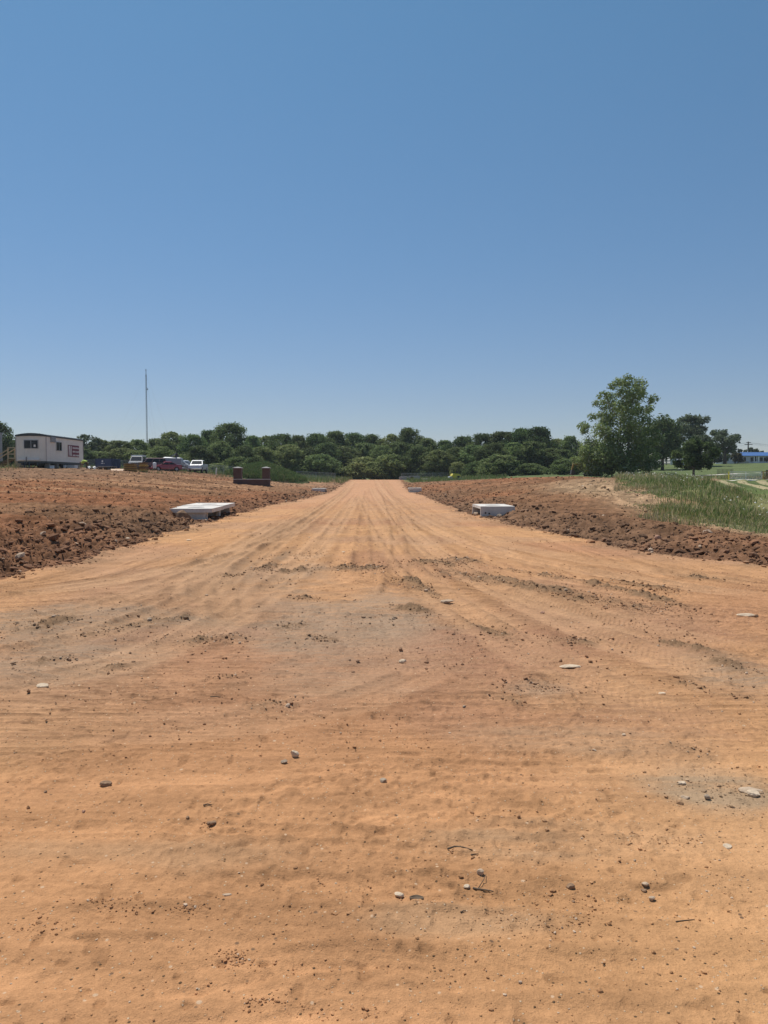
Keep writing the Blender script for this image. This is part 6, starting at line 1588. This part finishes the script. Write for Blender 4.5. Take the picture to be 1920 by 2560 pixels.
rock('orange brown stone lying alone below the dark ridges', 1360, 1532, 15, 1, .5, 'red_stone', 26)
rock('white stone cluster piece in the bluish patch at right', 1664, 1738, 18, 1, .5, 'pale_stone', 27)
rock('pale stone at the top of the bank slope, left of two', 1455, 1212, 9, 1, .5, 'pale_stone', 28, Y=44)
rock('pale stone at the top of the bank slope, right of two', 1475, 1210.5, 10, 1, .35, 'pale_stone', 29, Y=45)
rock('big reddish rock sticking out of the right clod bank', 1646, 1358, 17, 1, .9, 'red_stone', 30, Y=17.6, cuts=6, sink=.2)
rock('dark brown earth chunk leaning on the front of the double inlet', 458, 1290, 40, 1, 1.05, 'brown_clod', 31, name='clod', cat='clod', Y=28.35, cuts=6, sink=.28)
rock('rounded tan rock lying in the mouth of the right inlet box', 1190, 1287, 14, 1, .8, 'tan_stone', 32, Y=32.4, cuts=4, sink=.2)
rock('pale grey rock leaning on the front wall of the right inlet box', 1248, 1293, 14, 1, .7, 'grey_stone', 33, Y=31.4, cuts=5)
rock('white stone on the left road edge below the bank', 318, 1353, 12, 1, .7, 'pale_stone', 34, Y=19.3)
rock('brown clod lying alone left of the long dark foreground stick', 98, 1992, 10, 1, .8, 'brown_clod', 35, name='clod', cat='clod')
rock('dark clod pair piece in the left foreground, upper right', 459, 2066, 11, 1, .8, 'brown_clod', 36, name='clod', cat='clod')
rock('cluster clod in the left foreground, wide and dark', 521, 2075, 25, 1, .4, 'brown_clod', 37, name='clod', cat='clod')
rock('small reddish clod on the left foreground, lower left', 196, 2048, 12, 1, .7, 'red_stone', 38, name='clod', cat='clod')
rock('cream stone right of centre, above the grey patch', 1567, 1845, 10, 1, .7, 'pale_stone', 39)
rock('buff stone lying by the lower right streaks', 1494, 1889, 13, 1, .5, 'tan_stone', 40)
rock('grey brown stone in the right middle, on the red streak', 1163, 1778, 10, 1, .8, 'grey_stone', 41)
rock('pale chip in the far middle of the road, upper', 858, 1382, 9, 1, .4, 'pale_stone', 42)
rock('pale flat chip lying left of the road centre, far', 470, 1351, 16, 1, .25, 'pale_stone', 43)

def stick(label, pts, r_px, seed, name='twig', mat='twig', fork=None):
    P = [gp(*p) for p in pts]; o = MB(); x0, y0 = P[0]; z0 = gz(x0, y0); rr = random.Random(seed); Q = []
    for i, (x, y) in enumerate(P):
        r = r_px / FPX * y; Q.append((x - x0, y - y0, gz(x, y) - z0 + r * (.8 + .8 * rr.random())))
    R_ = [r_px / FPX * P[0][1] * (1 - .5 * i / (len(Q) - 1)) for i in range(len(Q))]
    o.tube(Q, R_, 6)
    if fork: 
        a = Vector(Q[fork]); o.tube([a, a + Vector((.03, .05, .012)), a + Vector((.045, .10, .006))], [R_[fork] * .7, R_[fork] * .5, R_[fork] * .3], 5)
    ob = o.build(name, M[mat], None, True); ob.location = (x0, y0, z0); meta(ob, label, 'stick')
stick('thin dark twig lying right of the cream pebbles', [(1188, 2243), (1200, 2248), (1222, 2251), (1240, 2254)], 2.6, 1, fork=1)
stick('dark bent stick lying right of the foreground middle', [(1122, 2147), (1140, 2144), (1162, 2144), (1186, 2149)], 2.6, 2)
stick('short dark stick lying just below the bent stick', [(1182, 2159), (1192, 2157), (1201, 2155)], 1.6, 3)
stick('thin leaning stick low at the right side of the foreground', [(1708, 2333), (1728, 2329), (1756, 2324)], 1.8, 4)
stick('short black stick in the upper left foreground', [(500, 2031), (511, 2030), (522, 2031)], 2.2, 5)
stick('short dark stick low in the middle of the foreground', [(1156, 2313), (1164, 2309), (1170, 2308)], 1.8, 6)
stick('thin dark stick lying on the left middle of the road', [(520, 1752), (535, 1751), (552, 1751)], 1.5, 7)
def bark_piece():
    x, y = gp(1043, 2266); n = 10; V = []; k = 7
    for j in range(n + 1):
        q = j / n; a = (q - .5) * 36 / FPX * y; bend = .018 * (2 * q - 1) ** 2
        for i in range(k + 1):
            th = math.pi * (.15 + .7 * i / k) + math.pi; rr = .011 * (1 - .6 * abs(2 * q - 1) ** 2) + .002
            V.append((a, -bend + rr * math.cos(th) * 1.3, .014 + rr * math.sin(th) * .9 + bend * .25))
    idx = np.arange((n + 1) * (k + 1)).reshape(n + 1, k + 1); F = np.stack([idx[:-1, :-1], idx[:-1, 1:], idx[1:, 1:], idx[1:, :-1]], -1).reshape(-1, 4)
    o = np_mesh('bark_piece', np.array(V), F, M['twig'], True); o.location = (x, y, gz(x, y)); s = o.modifiers.new('solid', 'SOLIDIFY'); s.thickness = .003
    meta(o, 'curled piece of dark bark lying between the cream stone and the twig', 'bark')
bark_piece()

# ------------------------------------------------------------------ thin summer haze between here and the wood
b = MB(); b.box(-900, 900, -70, 900, -4, 80); hz = b.build('haze', M['white']); meta(hz, kind='stuff')
hm = bpy.data.materials.new('haze_air'); hm.use_nodes = True; hn = hm.node_tree; hn.nodes.clear()
ho = hn.nodes.new('ShaderNodeOutputMaterial'); hv = hn.nodes.new('ShaderNodeVolumePrincipled')
hv.inputs['Color'].default_value = (.80, .87, .95, 1); hv.inputs['Density'].default_value = .0002; hv.inputs['Anisotropy'].default_value = .3
hn.links.new(hv.outputs[0], ho.inputs['Volume']); hz.data.materials[0] = hm
